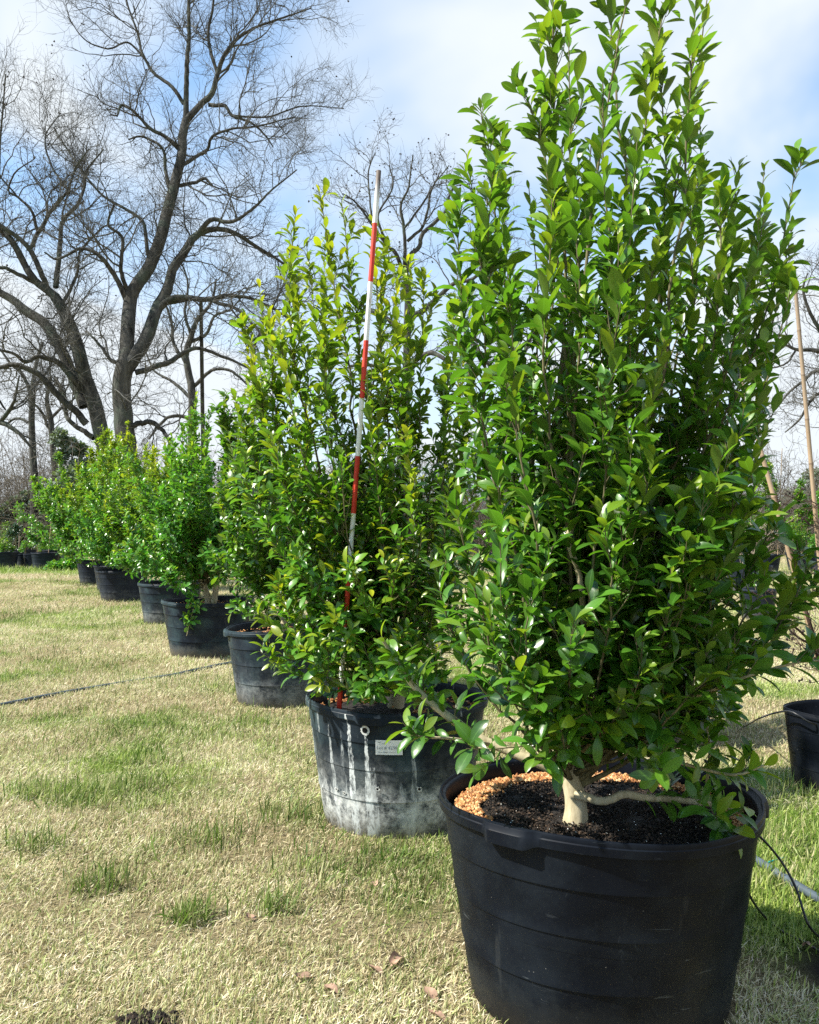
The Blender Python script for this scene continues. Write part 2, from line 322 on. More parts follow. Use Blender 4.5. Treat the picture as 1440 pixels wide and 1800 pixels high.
# ------------------------------------------------------------------ ground and grass
def green(x, y):
    """how green the turf is (0 straw .. 1 lush)"""
    g = fbm(x*0.55+3, y*0.55, 3)*0.55+fbm(x*2.3, y*2.3, 7)*0.45
    g = np.clip((g-0.50)*2.2+0.12, 0, 1)+np.clip((fbm(x*1.5+7, y*1.5, 13)-0.58)*7, 0, 1)*0.42*np.clip((y-3)/4, 0.15, 1)
    def blob(cx, cy, rx, ry, a): return a*np.exp(-(((x-cx)/rx)**2+((y-cy)/ry)**2))
    g = g+blob(1.6, 3.1, 0.5, 0.6, 1.5)+blob(1.9, 3.9, 0.6, 0.5, 0.8)+blob(-16.5, 29.3, 5, 2.0, 1.6)+blob(2.9, 11, 2.5, 1.5, 0.25)
    g = g-blob(-3.2, 7.2, 1.7, 1.1, 0.5)-blob(-2.6, 9.6, 1.0, 0.8, 0.4)-blob(2.0, 6.6, 0.9, 1.0, 0.6)-blob(-8, 20.5, 2.5, 0.6, 0.6)-blob(-0.7, 3.0, 0.8, 0.5, 0.12)
    for px, py, r, a in ((150, 1400, .17, .75), (455, 1215, .2, .5), (250, 1270, .22, .4), (330, 1620, .08, .6), (110, 1085, .3, .5), (560, 1340, .3, .15), (250, 1160, .3, .3), (45, 1395, .12, .6), (700, 1480, .35, .12), (60, 1170, .3, .4), (180, 1350, .12, .4), (235, 1330, .1, .5), (215, 1100, .5, .35)):
        d = FPX*CAMH/(py-HY); c = G(px, d); g = g+blob(c[0], c[1], r*d/4.5, r*d/4, a)
    return np.clip(g, 0, 1)
def bare(x, y):
    n = fbm(x*6, y*6, 21)
    b = np.exp(-(((x-1.47)/0.30)**2+((y-2.62)/0.17)**2))
    return np.clip((b*1.7+(n-0.5)*0.9-0.35)*2.2, 0, 1)
def ground_mat():
    m, t, b, o = new_mat('turf'); g, ba, dk, a, c = attr(t, 'turf')
    n = noise(t, 90, 6, 0.75); n2 = noise(t, 14, 5, 0.65)
    straw = ramp(t, n, [(0.25, (0.06, 0.045, 0.025)), (0.5, (0.28, 0.23, 0.125)), (0.75, (0.60, 0.52, 0.34))])
    lush = ramp(t, n, [(0.25, (0.03, 0.05, 0.01)), (0.5, (0.13, 0.19, 0.03)), (0.75, (0.26, 0.32, 0.07))])
    f = mth(t, 'ADD', g, mth(t, 'MULTIPLY', mth(t, 'SUBTRACT', n2, 0.5), 0.9))
    col = mixc(t, ramp(t, f, [(0.25, (0, 0, 0)), (0.75, (1, 1, 1))]), straw, lush)
    dirt = ramp(t, n, [(0.3, (0.012, 0.010, 0.008)), (0.7, (0.055, 0.045, 0.036))]); col = mixc(t, ba, col, dirt)
    t.links.new(col, b.inputs['Base Color']); b.inputs['Roughness'].default_value = 1.0; b.inputs['Specular IOR Level'].default_value = 0.1
    bump(t, b, n, 0.9, 0.03); return m
u = np.linspace(-1, 1, 281); gx = np.sinh(u*6.2)/math.sinh(6.2)*700; gy = np.sinh(u*6.2)/math.sinh(6.2)*700+3.0
X, Y = np.meshgrid(gx, gy, indexing='ij'); n = len(u)
V = np.stack([X, Y, np.zeros_like(X)], -1).reshape(-1, 3)
i, j = np.meshgrid(np.arange(n-1), np.arange(n-1), indexing='ij'); q = (i*n+j).ravel()
ga = np.stack([green(V[:, 0], V[:, 1]), bare(V[:, 0], V[:, 1]), V[:, 0]*0, V[:, 0]*0+1], -1)
tag(obj('ground', mesh('ground', V, np.stack([q, q+n, q+n+1, q+1], -1), True, {'turf': ga}), ground_mat()), 'mown winter turf, straw coloured with green patches, under the pots', None, kind='structure')
def blade_mat():
    m, t, b, out = new_mat('grass_blades'); g, r, tt, a, c = attr(t, 'blade')
    straw = ramp(t, r, [(0.0, (0.19, 0.14, 0.07)), (0.25, (0.50, 0.415, 0.23)), (0.65, (0.68, 0.585, 0.39)), (1.0, (0.86, 0.79, 0.62))])
    lush = ramp(t, r, [(0.0, (0.035, 0.085, 0.010)), (0.5, (0.15, 0.25, 0.035)), (1.0, (0.40, 0.48, 0.12))])
    col = mixc(t, g, straw, lush)
    t.links.new(col, b.inputs['Base Color']); b.inputs['Roughness'].default_value = 0.55; b.inputs['Specular IOR Level'].default_value = 0.35
    tr = t.nodes.new('ShaderNodeBsdfTranslucent'); t.links.new(col, tr.inputs[0]); ms = t.nodes.new('ShaderNodeMixShader'); ms.inputs[0].default_value = 0.38
    t.links.new(b.outputs[0], ms.inputs[1]); t.links.new(tr.outputs[0], ms.inputs[2]); t.links.new(ms.outputs[0], out.inputs[0]); return m
def grass():
    rng = np.random.default_rng(11); XY = []; SC = []
    def region(y0, y1, dens, sc, tan=0.60, extra=0.5):
        area = (y1-y0)*((y0+y1)*tan+2*extra); n = int(area*dens); w1 = y1*tan+extra
        y = y0+(y1-y0)*rng.random(int(n*1.6)); x = (rng.random(len(y))*2-1)*w1; k = np.abs(x) < y*tan+extra
        x, y = x[k][:n], y[k][:n]; XY.append(np.stack([x, y], -1)); SC.append(np.full(len(x), sc))
    region(1.5, 2.6, 20000, 0.95); region(2.6, 3.6, 17500, 0.95); region(3.6, 5.2, 12500, 1.0); region(5.2, 8, 7500, 1.15); region(8, 13, 2900, 1.4); region(13, 24, 900, 1.9); region(24, 40, 110, 3.6)
    # greener tufts that stand up out of the mown turf
    xy = np.concatenate(XY); sc = np.concatenate(SC)
    tx = []; 
    for px, py, r, k in ((150, 1400, .16, 420), (235, 1385, .10, 160), (455, 1215, .2, 220), (330, 1620, .06, 130), (60, 1395, .1, 130), (270, 1340, .1, 110), (620, 1530, .2, 160), (120, 1180, .3, 300), (330, 1205, .25, 260), (215, 1300, .2, 200), (430, 1270, .2, 220), (90, 1140, .3, 260), (360, 1480, .12, 120), (520, 1440, .12, 130), (480, 1600, .08, 90), (180, 1560, .1, 110), (60, 1490, .1, 110), (250, 1100, .4, 260), (150, 1075, .4, 260), (60, 1065, .4, 240), (1340, 1480, .2, 300), (1400, 1560, .2, 400), (1380, 1390, .15, 200), (870, 1560, .1, 120)):
        d = FPX*CAMH/(py-HY); c = G(px, d); p = c[None, :2]+rng.normal(size=(int(k*1.7), 2))*np.array([r, r*0.8])*d/4.5; tx.append(p)
    tx = np.concatenate(tx); tuft = np.concatenate([np.zeros(len(xy), bool), np.ones(len(tx), bool)])
    xy = np.concatenate([xy, tx]); sc = np.concatenate([sc, np.full(len(tx), 1.25)])
    keep = np.ones(len(xy), bool)
    for nme, c, r, h in POTS: keep &= np.hypot(xy[:, 0]-c[0], xy[:, 1]-c[1]) > r*0.80
    for c, r, h in (SMALLPOT, SECONDPOT): keep &= np.hypot(xy[:, 0]-c[0], xy[:, 1]-c[1]) > r*0.80
    bb = bare(xy[:, 0], xy[:, 1]); keep &= rng.random(len(xy)) > bb*0.93
    thin = fbm(xy[:, 0]*3.1, xy[:, 1]*3.1, 31); keep &= tuft | (rng.random(len(xy)) < np.clip(0.25+(thin-0.3)*3.2, 0.35, 1))
    xy, sc, tuft = xy[keep], sc[keep], tuft[keep]; n = len(xy)
    gr = green(xy[:, 0], xy[:, 1]); g = np.clip((gr+rng.normal(size=n)*0.26-0.34)*2.6, 0, 1); g = np.where(rng.random(n) < 0.38, np.maximum(g, 0.2+0.65*rng.random(n)), g); g[tuft] = np.clip(0.75+rng.normal(size=tuft.sum())*0.3, 0.2, 1)
    L = (0.021+0.031*rng.random(n)**1.3)*sc*np.where(tuft, 1.6, 1)*(0.85+0.5*g); wd = (0.0009+0.0011*rng.random(n))*sc*(1+0.35*g)
    az = rng.random(n)*2*math.pi; lay = 0.15+0.85*fbm(xy[:, 0]*1.7, xy[:, 1]*1.7, 41); az = np.where(rng.random(n) < 0.45, 0.5+rng.normal(size=n)*0.7, az)
    tilt = np.clip(R_(52)*lay+rng.normal(size=n)*0.38+0.30*(1-g), 0.1, 1.48); tilt = np.where(tuft, np.abs(rng.normal(size=n))*0.55, tilt)
    D = np.stack([np.sin(tilt)*np.cos(az), np.sin(tilt)*np.sin(az), np.cos(tilt)], -1)
    sa = az+math.pi/2+rng.normal(size=n)*0.9; Sd = np.stack([np.cos(sa), np.sin(sa), rng.normal(size=n)*0.35], -1); Sd = norm(Sd-D*(Sd*D).sum(-1, keepdims=True))
    b0 = np.stack([xy[:, 0], xy[:, 1], np.zeros(n)-0.002+np.where(tilt > 1.0, rng.random(n)*0.014, 0)], -1)
    droop = np.array([0, 0, -1.0]); L_ = L[:, None]; w_ = wd[:, None]
    m1 = b0+D*L_*0.55; tip = b0+D*L_+droop*L_*0.22*rng.random(n)[:, None]+Sd*L_*0.07*rng.normal(size=n)[:, None]; tip[:, 2] = np.maximum(tip[:, 2], 0.002)
    V = np.stack([b0-Sd*w_*0.8, b0+Sd*w_*0.8, m1-Sd*w_, m1+Sd*w_, tip], 1).reshape(-1, 3)
    k = np.arange(n)[:, None]*5; F4 = k+np.array([[0, 1, 3, 2]]); F3 = k+np.array([[2, 3, 4]])
    rr = np.clip(rng.random(n)*0.85+0.04+0.3*(vnoise(xy[:, 0]*9, xy[:, 1]*9, 51)-0.4)+0.9*(fbm(xy[:, 0]*0.9+4, xy[:, 1]*0.9, 61)-0.45), 0, 1)
    rr[tuft] *= 0.55; A = np.stack([np.repeat(g, 5), np.repeat(rr, 5), np.tile([0, 0, .5, .5, 1.], n), np.ones(n*5)], -1)
    tag(obj('grass', mesh('grass', V, [F4, F3], False, {'blade': A}), blade_mat()), 'short straw and green grass blades covering the nursery ground', 'grass', kind='stuff')
grass()

# ------------------------------------------------------------------ pots
def lathe(prof, segs=96, sy=1.0, wob=None):
    prof = np.asarray(prof, float); K = len(prof); a = np.arange(segs)*2*math.pi/segs
    r = prof[:, 0][:, None]*np.ones(segs); z = prof[:, 1][:, None]*np.ones(segs)
    if wob is not None: r, z = wob(r, z, a[None, :])
    V = np.stack([r*np.cos(a), r*np.sin(a)*sy, z], -1).reshape(-1, 3)
    k = np.arange(K-1)[:, None]*segs; s = np.arange(segs)[None, :]; s2 = (s+1) % segs
    return V, np.stack([k+s, k+s2, k+segs+s2, k+segs+s], -1).reshape(-1, 4)
def arcblock(r0, r1, z0, z1, a0, a1, sy=1.0, n=10, taper=0.35):
    """a lug along the rim: curved block with sloped ends"""
    a = np.linspace(a0, a1, n); e = np.clip(np.minimum(np.arange(n), np.arange(n)[::-1])/2.0, 0, 1); e = e*e*(3-2*e)
    ro = r0+(r1-r0)*(1-taper+taper*e)*np.where(e > 0, 1, 0.25); zl = z1-(z1-z0)*np.where(e > 0, 1, 0.55)
    bev = 0.25*(r1-r0)
    ring = [(np.full(n, r0), np.full(n, z1)), (ro-bev, np.full(n, z1)), (ro, np.full(n, z1-bev)), (ro, zl+bev), (ro-bev, zl), (np.full(n, r0), zl)]
    V = np.concatenate([np.stack([r*np.cos(a), r*np.sin(a)*sy, z], -1) for r, z in ring]); m = len(ring)
    k = np.arange(m)[:, None]*n; k2 = ((np.arange(m)+1) % m)[:, None]*n; s = np.arange(n-1)[None, :]
    F = np.stack([k+s, k+s+1, k2+s+1, k2+s], -1).reshape(-1, 4)
    c0 = np.arange(m)*n; c1 = c0+n-1
    return V, [F, c0[None, ::-1], c1[None, :]]
def wobble(amp, seed):
    p = np.random.default_rng(seed).random(6)*6.28
    def f(r, z, a):
        h = z/0.6; w = np.sin(2*a+p[0])*0.010+np.sin(3*a+p[1])*0.006+np.sin(5*a+p[2])*0.003
        return r*(1+amp*w*h), z+amp*(np.sin(2*a+p[3])*0.006+np.sin(3*a+p[4])*0.004)*h
    return f
POT_CACHE = {}
def pot(name, label, loc, r, h, mat, rotz=0.0, sy=1.0, soil=True, mulch=0.0, segs=96, seed=1, group='large black nursery pots in the main row', soil_drop=0.075, key=None, lugs=(0.0, 2.09, 4.19)):
    t = thing(name, label, 'plant pot', loc, group, rotz)
    k = (key or name+str(seed), mat.name)
    if k not in POT_CACHE:
        q = r/0.495; hz = h/0.6; wb = wobble(1.0, seed); g = lambda rr, z: (rr*q, z*hz)
        me = []; tp_ = lambda z_: 0.386+0.083*(z_/0.55)**0.92
        body = [g(0.0, 0.006), g(0.36, 0.004), g(0.381, 0.0), g(0.387, 0.008)]
        for z_ in (0.174, 0.324, 0.454): body += [g(tp_(z_-0.08)-0.0005, z_-0.08), g(tp_(z_)-0.002, z_), g(tp_(z_)+0.0030, z_+0.0025), g(tp_(z_)+0.0036, z_+0.009), g(tp_(z_)+0.0026, z_+0.020)]
        body += [g(0.4685, 0.54), g(0.4695, 0.566)]
        rim = [g(0.468, 0.562), g(0.481, 0.560), g(0.4845, 0.562), g(0.486, 0.584), g(0.4835, 0.587), g(0.484, 0.598), g(0.4825, 0.601), g(0.478, 0.602), g(0.4765, 0.600), g(0.475, 0.594), g(0.467, 0.592), g(0.4645, 0.589), g(0.4635, 0.575), g(0.457, 0.545), g(0.455, 0.46), g(0.446, 0.45), g(0.437, 0.33), g(0.43, 0.28)]
        bodyg = Geo().add(*lathe(body, segs, sy, wb))
        me.append(bodyg.mesh('pot_body'))
        def rwob(r_, z_, a_):
            r_, z_ = wb(r_, z_, a_); lug = 0
            for la_ in lugs: dlt = np.abs((a_-la_+math.pi) % (2*math.pi)-math.pi); lug = lug+np.clip((0.18-dlt)/0.05, 0, 1)
            lug = np.broadcast_to(lug, r_.shape); r_ = r_.copy(); z_ = z_.copy(); r_[1:5] += 0.018*q*lug[1:5]; r_[5:7] += 0.015*q*lug[5:7]; r_[7:9] += 0.004*q*lug[7:9]; z_[0:3] -= 0.012*hz*lug[0:3]; return r_, z_
        V, F = lathe(rim, max(segs, 48) if segs < 100 else 240, sy, rwob); me.append(mesh('pot_rim', V, F))
        for m_ in me: m_.set_sharp_from_angle(angle=R_(38))
        POT_CACHE[k] = me
    me = POT_CACHE[k]
    for nme, m_ in zip(['body', 'rim'], me): obj(nme, m_, mat, t)
    if soil:
        rng = np.random.default_rng(seed+50); z0 = h-soil_drop; rr = 0.44*r/0.495
        sk = (k, 'soil', soil_drop)
        if sk not in POT_CACHE:
            nr, na = 26, 72; rad = np.linspace(0, 1, nr)*rr; a = np.arange(na)*2*math.pi/na; Rr, A = np.meshgrid(rad, a, indexing='ij'); x, y = Rr*np.cos(A), Rr*np.sin(A)*sy
            z = z0+(fbm(x*9+5, y*9, seed)-0.5)*0.035+0.012*(1-(Rr/rr)**2)+(fbm(x*40+5, y*40, seed+1)-0.5)*0.014; z[0] = z[0].mean()
            kk = np.arange(nr-1)[:, None]*na; s = np.arange(na)[None, :]; s2 = (s+1) % na
            POT_CACHE[sk] = mesh('soil', np.stack([x, y, z], -1), np.stack([kk+s, kk+na+s, kk+na+s2, kk+s2], -1).reshape(-1, 4))
        obj('soil', POT_CACHE[sk], M['soil'], t)
    return t
def grains(cent, size, rng, flat=0.8):
    """many small lumpy grains: octahedra with jitter"""
    n = len(cent); base = np.array([[1, 0, 0], [-1, 0, 0], [0, 1, 0], [0, -1, 0], [0, 0, flat], [0, 0, -flat]], float)
    V = base[None]*size[:, None, None]*(1+rng.normal(size=(n, 6, 1))*0.28); a = rng.random(n)*6.28; c, s = np.cos(a)[:, None], np.sin(a)[:, None]
    V = np.stack([V[..., 0]*c-V[..., 1]*s, V[..., 0]*s+V[..., 1]*c, V[..., 2]], -1)+cent[:, None]
    f = np.array([[0, 2, 4], [2, 1, 4], [1, 3, 4], [3, 0, 4], [2, 0, 5], [1, 2, 5], [3, 1, 5], [0, 3, 5]])
    A = np.repeat(np.stack([rng.random(n)]*3+[np.ones(n)], -1), 6, 0)
    return V.reshape(-1, 3), (np.arange(n)[:, None, None]*6+f[None]).reshape(-1, 3), A
def add_grains(t, name, n, r, z, mat, size, seed, test=None, sy=1.0, att='leaf', zj=0.01):
    rng = np.random.default_rng(seed); rad = r*np.sqrt(rng.random(n)); a = rng.random(n)*2*math.pi
    k = test(rad/r, a, rng) if test else np.ones(n, bool); rad, a = rad[k], a[k]; n = len(rad)
    if n == 0: return
    c = np.stack([rad*np.cos(a), rad*np.sin(a)*sy, z+rng.random(n)*zj], -1)
    V, F, A = grains(c, size*(0.6+0.8*rng.random(n)), rng); o = obj(name, mesh(name, V, F, False, {att: A}), mat, t); o['kind'] = 'stuff'; return o
PL = {'front': 'clean black nursery pot with dark bare soil, the nearest and largest in the row',
      'stained': 'black nursery pot with white mineral stains and a paper tag on its side',
      'third': 'dusty black nursery pot between the tagged stained pot and the mud banded pot',
      'fourth': 'black nursery pot with a brown mud band and a leafy shoot over its rim',
      'fifth': 'narrow looking black nursery pot half hidden behind the mud banded pot',
      'sixth': 'wide black nursery pot with pale scuffs, a twin trunked shrub rising from it',
      'seventh': 'black nursery pot almost hidden behind the pale scuffed pot',
      'eighth': 'black nursery pot farthest along the main row'}
PM = {'front': M['pot_clean'], 'stained': M['pot_stained'], 'third': M['pot_dusty'], 'fourth': M['pot_banded'], 'fifth': M['pot_dusty']}
POTOBJ = {}
for i, (nm, c, r, h) in enumerate(POTS):
    near = i < 4
    o = pot('nursery_pot', PL[nm], c, r, h, PM.get(nm, M['pot_far']), rotz=0, sy=0.88 if i == 0 else (0.95 if i < 3 else 1.0), segs=120 if near else 48, seed=i+1,
            lugs={0: (R_(-131), R_(-4), R_(112)), 1: (R_(-104), R_(16), R_(136)), 2: (R_(-160), R_(-40), R_(80))}.get(i, (R_(-90), R_(30), R_(150))), key=None if near else 'far', soil_drop=0.075 if i else 0.068)
    POTOBJ[nm] = o
    zs = h-0.075+(0.010)
    if i == 0:
        def ring(q, a, rng):      # fertiliser prills pushed to the back, left and right wall
            aa = (np.degrees(a)+360) % 360; w = np.where((aa > 40) & (aa < 218), 0.80-0.07*np.sin(np.radians(aa*5)), np.where((aa > 335) | (aa <= 40), 0.91, 1.02))
            w = np.where((aa > 150) & (aa < 215), 0.84, w)
            return q > w+rng.normal(size=len(q))*0.022
        add_grains(o, 'orange_mulch', 26000, 0.438, h-0.060, M['mulch'], 0.0062, 5, ring, 0.88, zj=0.012)
        add_grains(o, 'perlite', 170, 0.42, h-0.055, M['perlite'], 0.0018, 6, None, 0.88)
        add_grains(o, 'soil_crumbs', 11000, 0.43, h-0.062, M['crumb'], 0.0038, 7, lambda q, a, rng: (q < 0.80) | ((np.degrees(a) % 360 > 220) & (np.degrees(a) % 360 < 335)), 0.88, zj=0.016)
    elif i < 6:
        add_grains(o, 'orange_mulch', 1500 if i < 4 else 500, 0.43*r/0.495, h-0.062, M['mulch'], 0.007 if i < 4 else 0.014, 5+i, lambda q, a, rng: (fbm(q*3*np.cos(a)+9, q*3*np.sin(a), 3+i) > 0.60) | (q > 0.93), zj=0.012)
# drain holes with lime rims, small holes and the paper tag on the stained pot
st = POTOBJ['stained']; r2, h2 = POTS[1][2], POTS[1][3]
def wall_r(z): return (0.386+0.083*(np.clip(z/h2*0.6, 0.001, None)/0.55)**0.92+0.003)*r2/0.495
def on_wall(px, py, d0=3.63):
    a = math.asin(np.clip(((px-CX)/FPX*d0-POTS[1][1][0])/0.43, -0.99, 0.99))
    for _ in range(6):
        z = CAMH-(py-HY)/FPX*d0; rr = wall_r(z); d0 = POTS[1][1][1]-rr*math.cos(a)*0.95; a = math.asin(np.clip(((px-CX)/FPX*d0-POTS[1][1][0])/rr, -0.99, 0.99))
    return a, z, rr
def patch(a, z, pts, off):
    """bend flat (x right, y up) points onto the stained pot's wall"""
    pts = np.asarray(pts, float); zz = z+pts[:, 1]; rr = np.array([wall_r(q) for q in zz])+off; aa = a+pts[:, 0]/rr
    return np.stack([rr*np.sin(aa), -rr*np.cos(aa)*0.95, zz], -1)
def disc(r, n=20, r_in=0.0, seed=0, jag=0.0):
    a = np.arange(n)*2*math.pi/n; j = 1+np.random.default_rng(seed).normal(size=n)*jag
    o = np.stack([np.cos(a)*r*j, np.sin(a)*r*j], -1)
    if r_in <= 0: return np.concatenate([o, [[0, 0]]]), np.array([[k, (k+1) % n, n] for k in range(n)])
    i = np.stack([np.cos(a)*r_in, np.sin(a)*r_in], -1); return np.concatenate([o, i]), np.array([[k, (k+1) % n, n+(k+1) % n, n+k] for k in range(n)])
for k, (px, py, rad) in enumerate(((642, 1284, .0145), (731, 1280, .0135), (664, 1387, .0065), (737, 1387, .008), (592, 1387, .006), (606, 1394, .0055), (560, 1405, .006))):
    a, z, rr = on_wall(px, py)
    p, F = disc(rad*1.55, 24, rad*0.9, k, 0.06 if k < 2 else 0.22); ho = obj('drain_hole', mesh('lime_ring', patch(a, z, p, 0.0035), F), M['lime'], st)
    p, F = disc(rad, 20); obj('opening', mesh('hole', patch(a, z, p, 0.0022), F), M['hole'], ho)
def streaks(mat, lst):
    t = mat.node_tree; b = next(n for n in t.nodes if n.type == 'BSDF_PRINCIPLED'); col = b.inputs['Base Color'].links[0].from_socket
    c = t.nodes.new('ShaderNodeTexCoord'); s_ = t.nodes.new('ShaderNodeSeparateXYZ'); t.links.new(c.outputs['Object'], s_.inputs[0])
    ang = mth(t, 'ARCTAN2', s_.outputs[0], mth(t, 'MULTIPLY', s_.outputs[1], -1.05)); wv = mth(t, 'MULTIPLY', mth(t, 'SUBTRACT', noise(t, 9, 5, 0.7, (0.3, 0.3, 1)), 0.5), 0.10)
    ang = mth(t, 'ADD', ang, wv); brk = ramp(t, noise(t, 45, 7, 0.75, (1, 1, 0.4)), [(0.40, (0, 0, 0)), (0.56, (1, 1, 1))])
    for a_, z0, w_, st_ in lst:
        dd = mth(t, 'ABSOLUTE', mth(t, 'SUBTRACT', ang, a_)); wid = mth(t, 'ADD', w_, mth(t, 'MULTIPLY', mth(t, 'SUBTRACT', z0, s_.outputs[2]), 0.09))
        mk = mth(t, 'LESS_THAN', dd, wid); mk = mth(t, 'MULTIPLY', mk, mth(t, 'LESS_THAN', s_.outputs[2], z0)); mk = mth(t, 'MULTIPLY', mth(t, 'MULTIPLY', mk, brk), st_); col = mixc(t, mk, col, (0.60, 0.64, 0.64))
    t.links.new(col, b.inputs['Base Color'])
sl2 = []
for px, py, w_, st_ in ((642, 1290, .012, .95), (731, 1286, .008, .5), (610, 1255, .010, .9), (575, 1262, .006, .5), (655, 1350, .03, .6)):
    a, z, rr = on_wall(px, py); sl2.append((float(a), float(z), w_, st_))
streaks(M['pot_stained'], sl2)
a, z, rr = on_wall(684, 1314)
gxs, gys = np.meshgrid(np.linspace(-0.061, 0.061, 13), np.linspace(-0.034, 0.034, 4), indexing='ij'); jj = np.arange(12)[:, None]*4+np.arange(3)[None, :]; jj = jj.ravel()
tagp = obj('paper_tag', mesh('paper_tag', patch(a, z, np.stack([gxs.ravel(), gys.ravel()], -1), 0.004), np.stack([jj, jj+4, jj+5, jj+1], -1)), M['tag_paper'], st); tagp['label'] = 'white paper tag with faded grey lot number'
def letters(body, size):
    c = bpy.data.curves.new('lettering', 'FONT'); c.body = body; c.size = size; c.align_x = 'CENTER'; c.align_y = 'CENTER'
    o = bpy.data.objects.new('tmp', c); COL.objects.link(o); dg = bpy.context.evaluated_depsgraph_get(); me = bpy.data.meshes.new_from_object(o.evaluated_get(dg)); bpy.data.objects.remove(o); bpy.data.curves.remove(c); return me
lm = letters('Lot # 42386', 0.0205); lv = np.empty(len(lm.vertices)*3); lm.vertices.foreach_get('co', lv); lv = lv.reshape(-1, 3)
nv = patch(a, z, lv[:, :2]+np.array([-0.004, -0.002]), 0.0052); lm.vertices.foreach_set('co', nv.astype(np.float32).ravel()); lm.update(); obj('lettering', lm, M['ink'], tagp)
ln = Geo()
for x0, x1, yy, hh in ((-.05, -.034, .022, .003), (-.03, -.012, .017, .0022), (-.012, .012, .025, .0015), (-.05, -.03, -.024, .0022), (-.026, -.006, -.024, .003), (0, .03, -.023, .0013)):
    for sgm in range(4):   # short dashes of print
        xa = x0+(x1-x0)*sgm/4; xb = x0+(x1-x0)*(sgm+0.8)/4; ln.add(patch(a, z, [(xa, yy), (xb, yy), (xb, yy+hh), (xa, yy+hh)], 0.0052), np.array([[0, 1, 2, 3]]))
obj('print_lines', ln.mesh('print_lines', False), M['ink'], tagp)

# ------------------------------------------------------------------ leaves and shrubs
TPL = {'hi': ([0, .10, .22, .40, .60, .78, .91, 1.0], [.07, .13, .52, .92, 1.0, .78, .42, .03]), 'mid': ([0, .2, .55, .85, 1.0], [.06, .5, 1.0, .6, .03]), 'low': ([0, .5, 1.0], [.12, 1.0, .06])}
def leaf_mesh(name, p, D, N, L, Wd, young, rng, lod='hi', curl=0.28, fold=0.32):
    n = len(p); rows, prof = TPL[lod]; rows = np.array(rows); prof = np.array(prof); K = len(rows)
    N = norm(N-D*(N*D).sum(-1, keepdims=True)); Sd = np.cross(D, N); cu = curl*(0.4+1.2*rng.random(n)); fo = fold*(0.4+1.1*rng.random(n)); tw = rng.normal(size=n)*0.25
    t = rows[None, :, None]; bend = cu[:, None, None]*t
    cen = p[:, None]+L[:, None, None]*(D[:, None]*(t*(1-0.35*bend*t))-N[:, None]*bend*t*0.9)
    Nl = norm(N[:, None]+D[:, None]*bend*1.2); Sl = norm(Sd[:, None]+Nl*(tw[:, None, None]*t))
    w = Wd[:, None, None]*prof[None, :, None]
    V = np.stack([cen-Sl*w+Nl*w*fo[:, None, None], cen, cen+Sl*w+Nl*w*fo[:, None, None]], 2)     # n,K,3,3
    b = np.arange(n)[:, None, None]*K*3; k = np.arange(K-1)[None, :, None]*3; s = np.arange(2)[None, None, :]
    F = np.stack(np.broadcast_arrays(b+k+s, b+k+s+1, b+k+3+s+1, b+k+3+s), -1).reshape(-1, 4)
    A = np.empty((n, K, 3, 4)); A[..., 0] = rng.random(n)[:, None, None]; A[..., 1] = young[:, None, None]; A[..., 2] = np.array([0, .5, 1])[None, None]; A[..., 3] = rows[None, :, None]
    return mesh(name, V.reshape(-1, 3), F, True, {'leaf': A.reshape(-1, 4)})
def leaves_on(rng, pts, t0, spacing, ang=(35, 70), L=0.085, young_p=0.15, hy=None):
    """alternate leaves along shoots (M,K,3)"""
    seg = np.linalg.norm(np.diff(pts, axis=1), axis=2).sum(1); n = np.maximum(2, np.ceil(seg*(1-t0)/spacing).astype(int)); m = np.repeat(np.arange(len(pts)), n)
    j = np.arange(len(m))-np.repeat(np.cumsum(n)-n, n); t = t0[m]+(1-t0[m])*(j+0.6)/n[m]
    p, T = at(pts, m, t); ref = norm(np.cross(T, np.array([0.31, 0.57, 0.76]))); B = np.cross(T, ref)
    az = j*2.39996+rng.random(len(pts))[m]*6.28+rng.normal(size=len(m))*0.3; Rd = ref*np.cos(az)[:, None]+B*np.sin(az)[:, None]
    th = np.radians(ang[1]-(ang[1]-ang[0])*t**1.5+rng.normal(size=len(m))*9)[:, None]
    D = norm(T*np.cos(th)+Rd*np.sin(th)+np.array([0, 0, 1.0])*(0.06+0.16*np.clip(p[:, 2:3]-1.2, 0, 1))); N = norm(T*0.9-Rd*0.35+np.array([0, 0, 0.55])+rng.normal(size=D.shape)*0.22)
    tipf = np.clip((t-0.72)/0.28, 0, 1); sy = (rng.random(len(pts))**2.2)[m]
    y = np.clip(tipf*0.55*(0.3+sy)+(rng.random(len(m)) < young_p)*0.45*rng.random(len(m))+sy*0.25-0.12, 0, 1)
    ln = L*(0.58+0.66*rng.random(len(m)))*np.where(t > 0.9, 0.70, 1)
    return p, D, N, ln, y
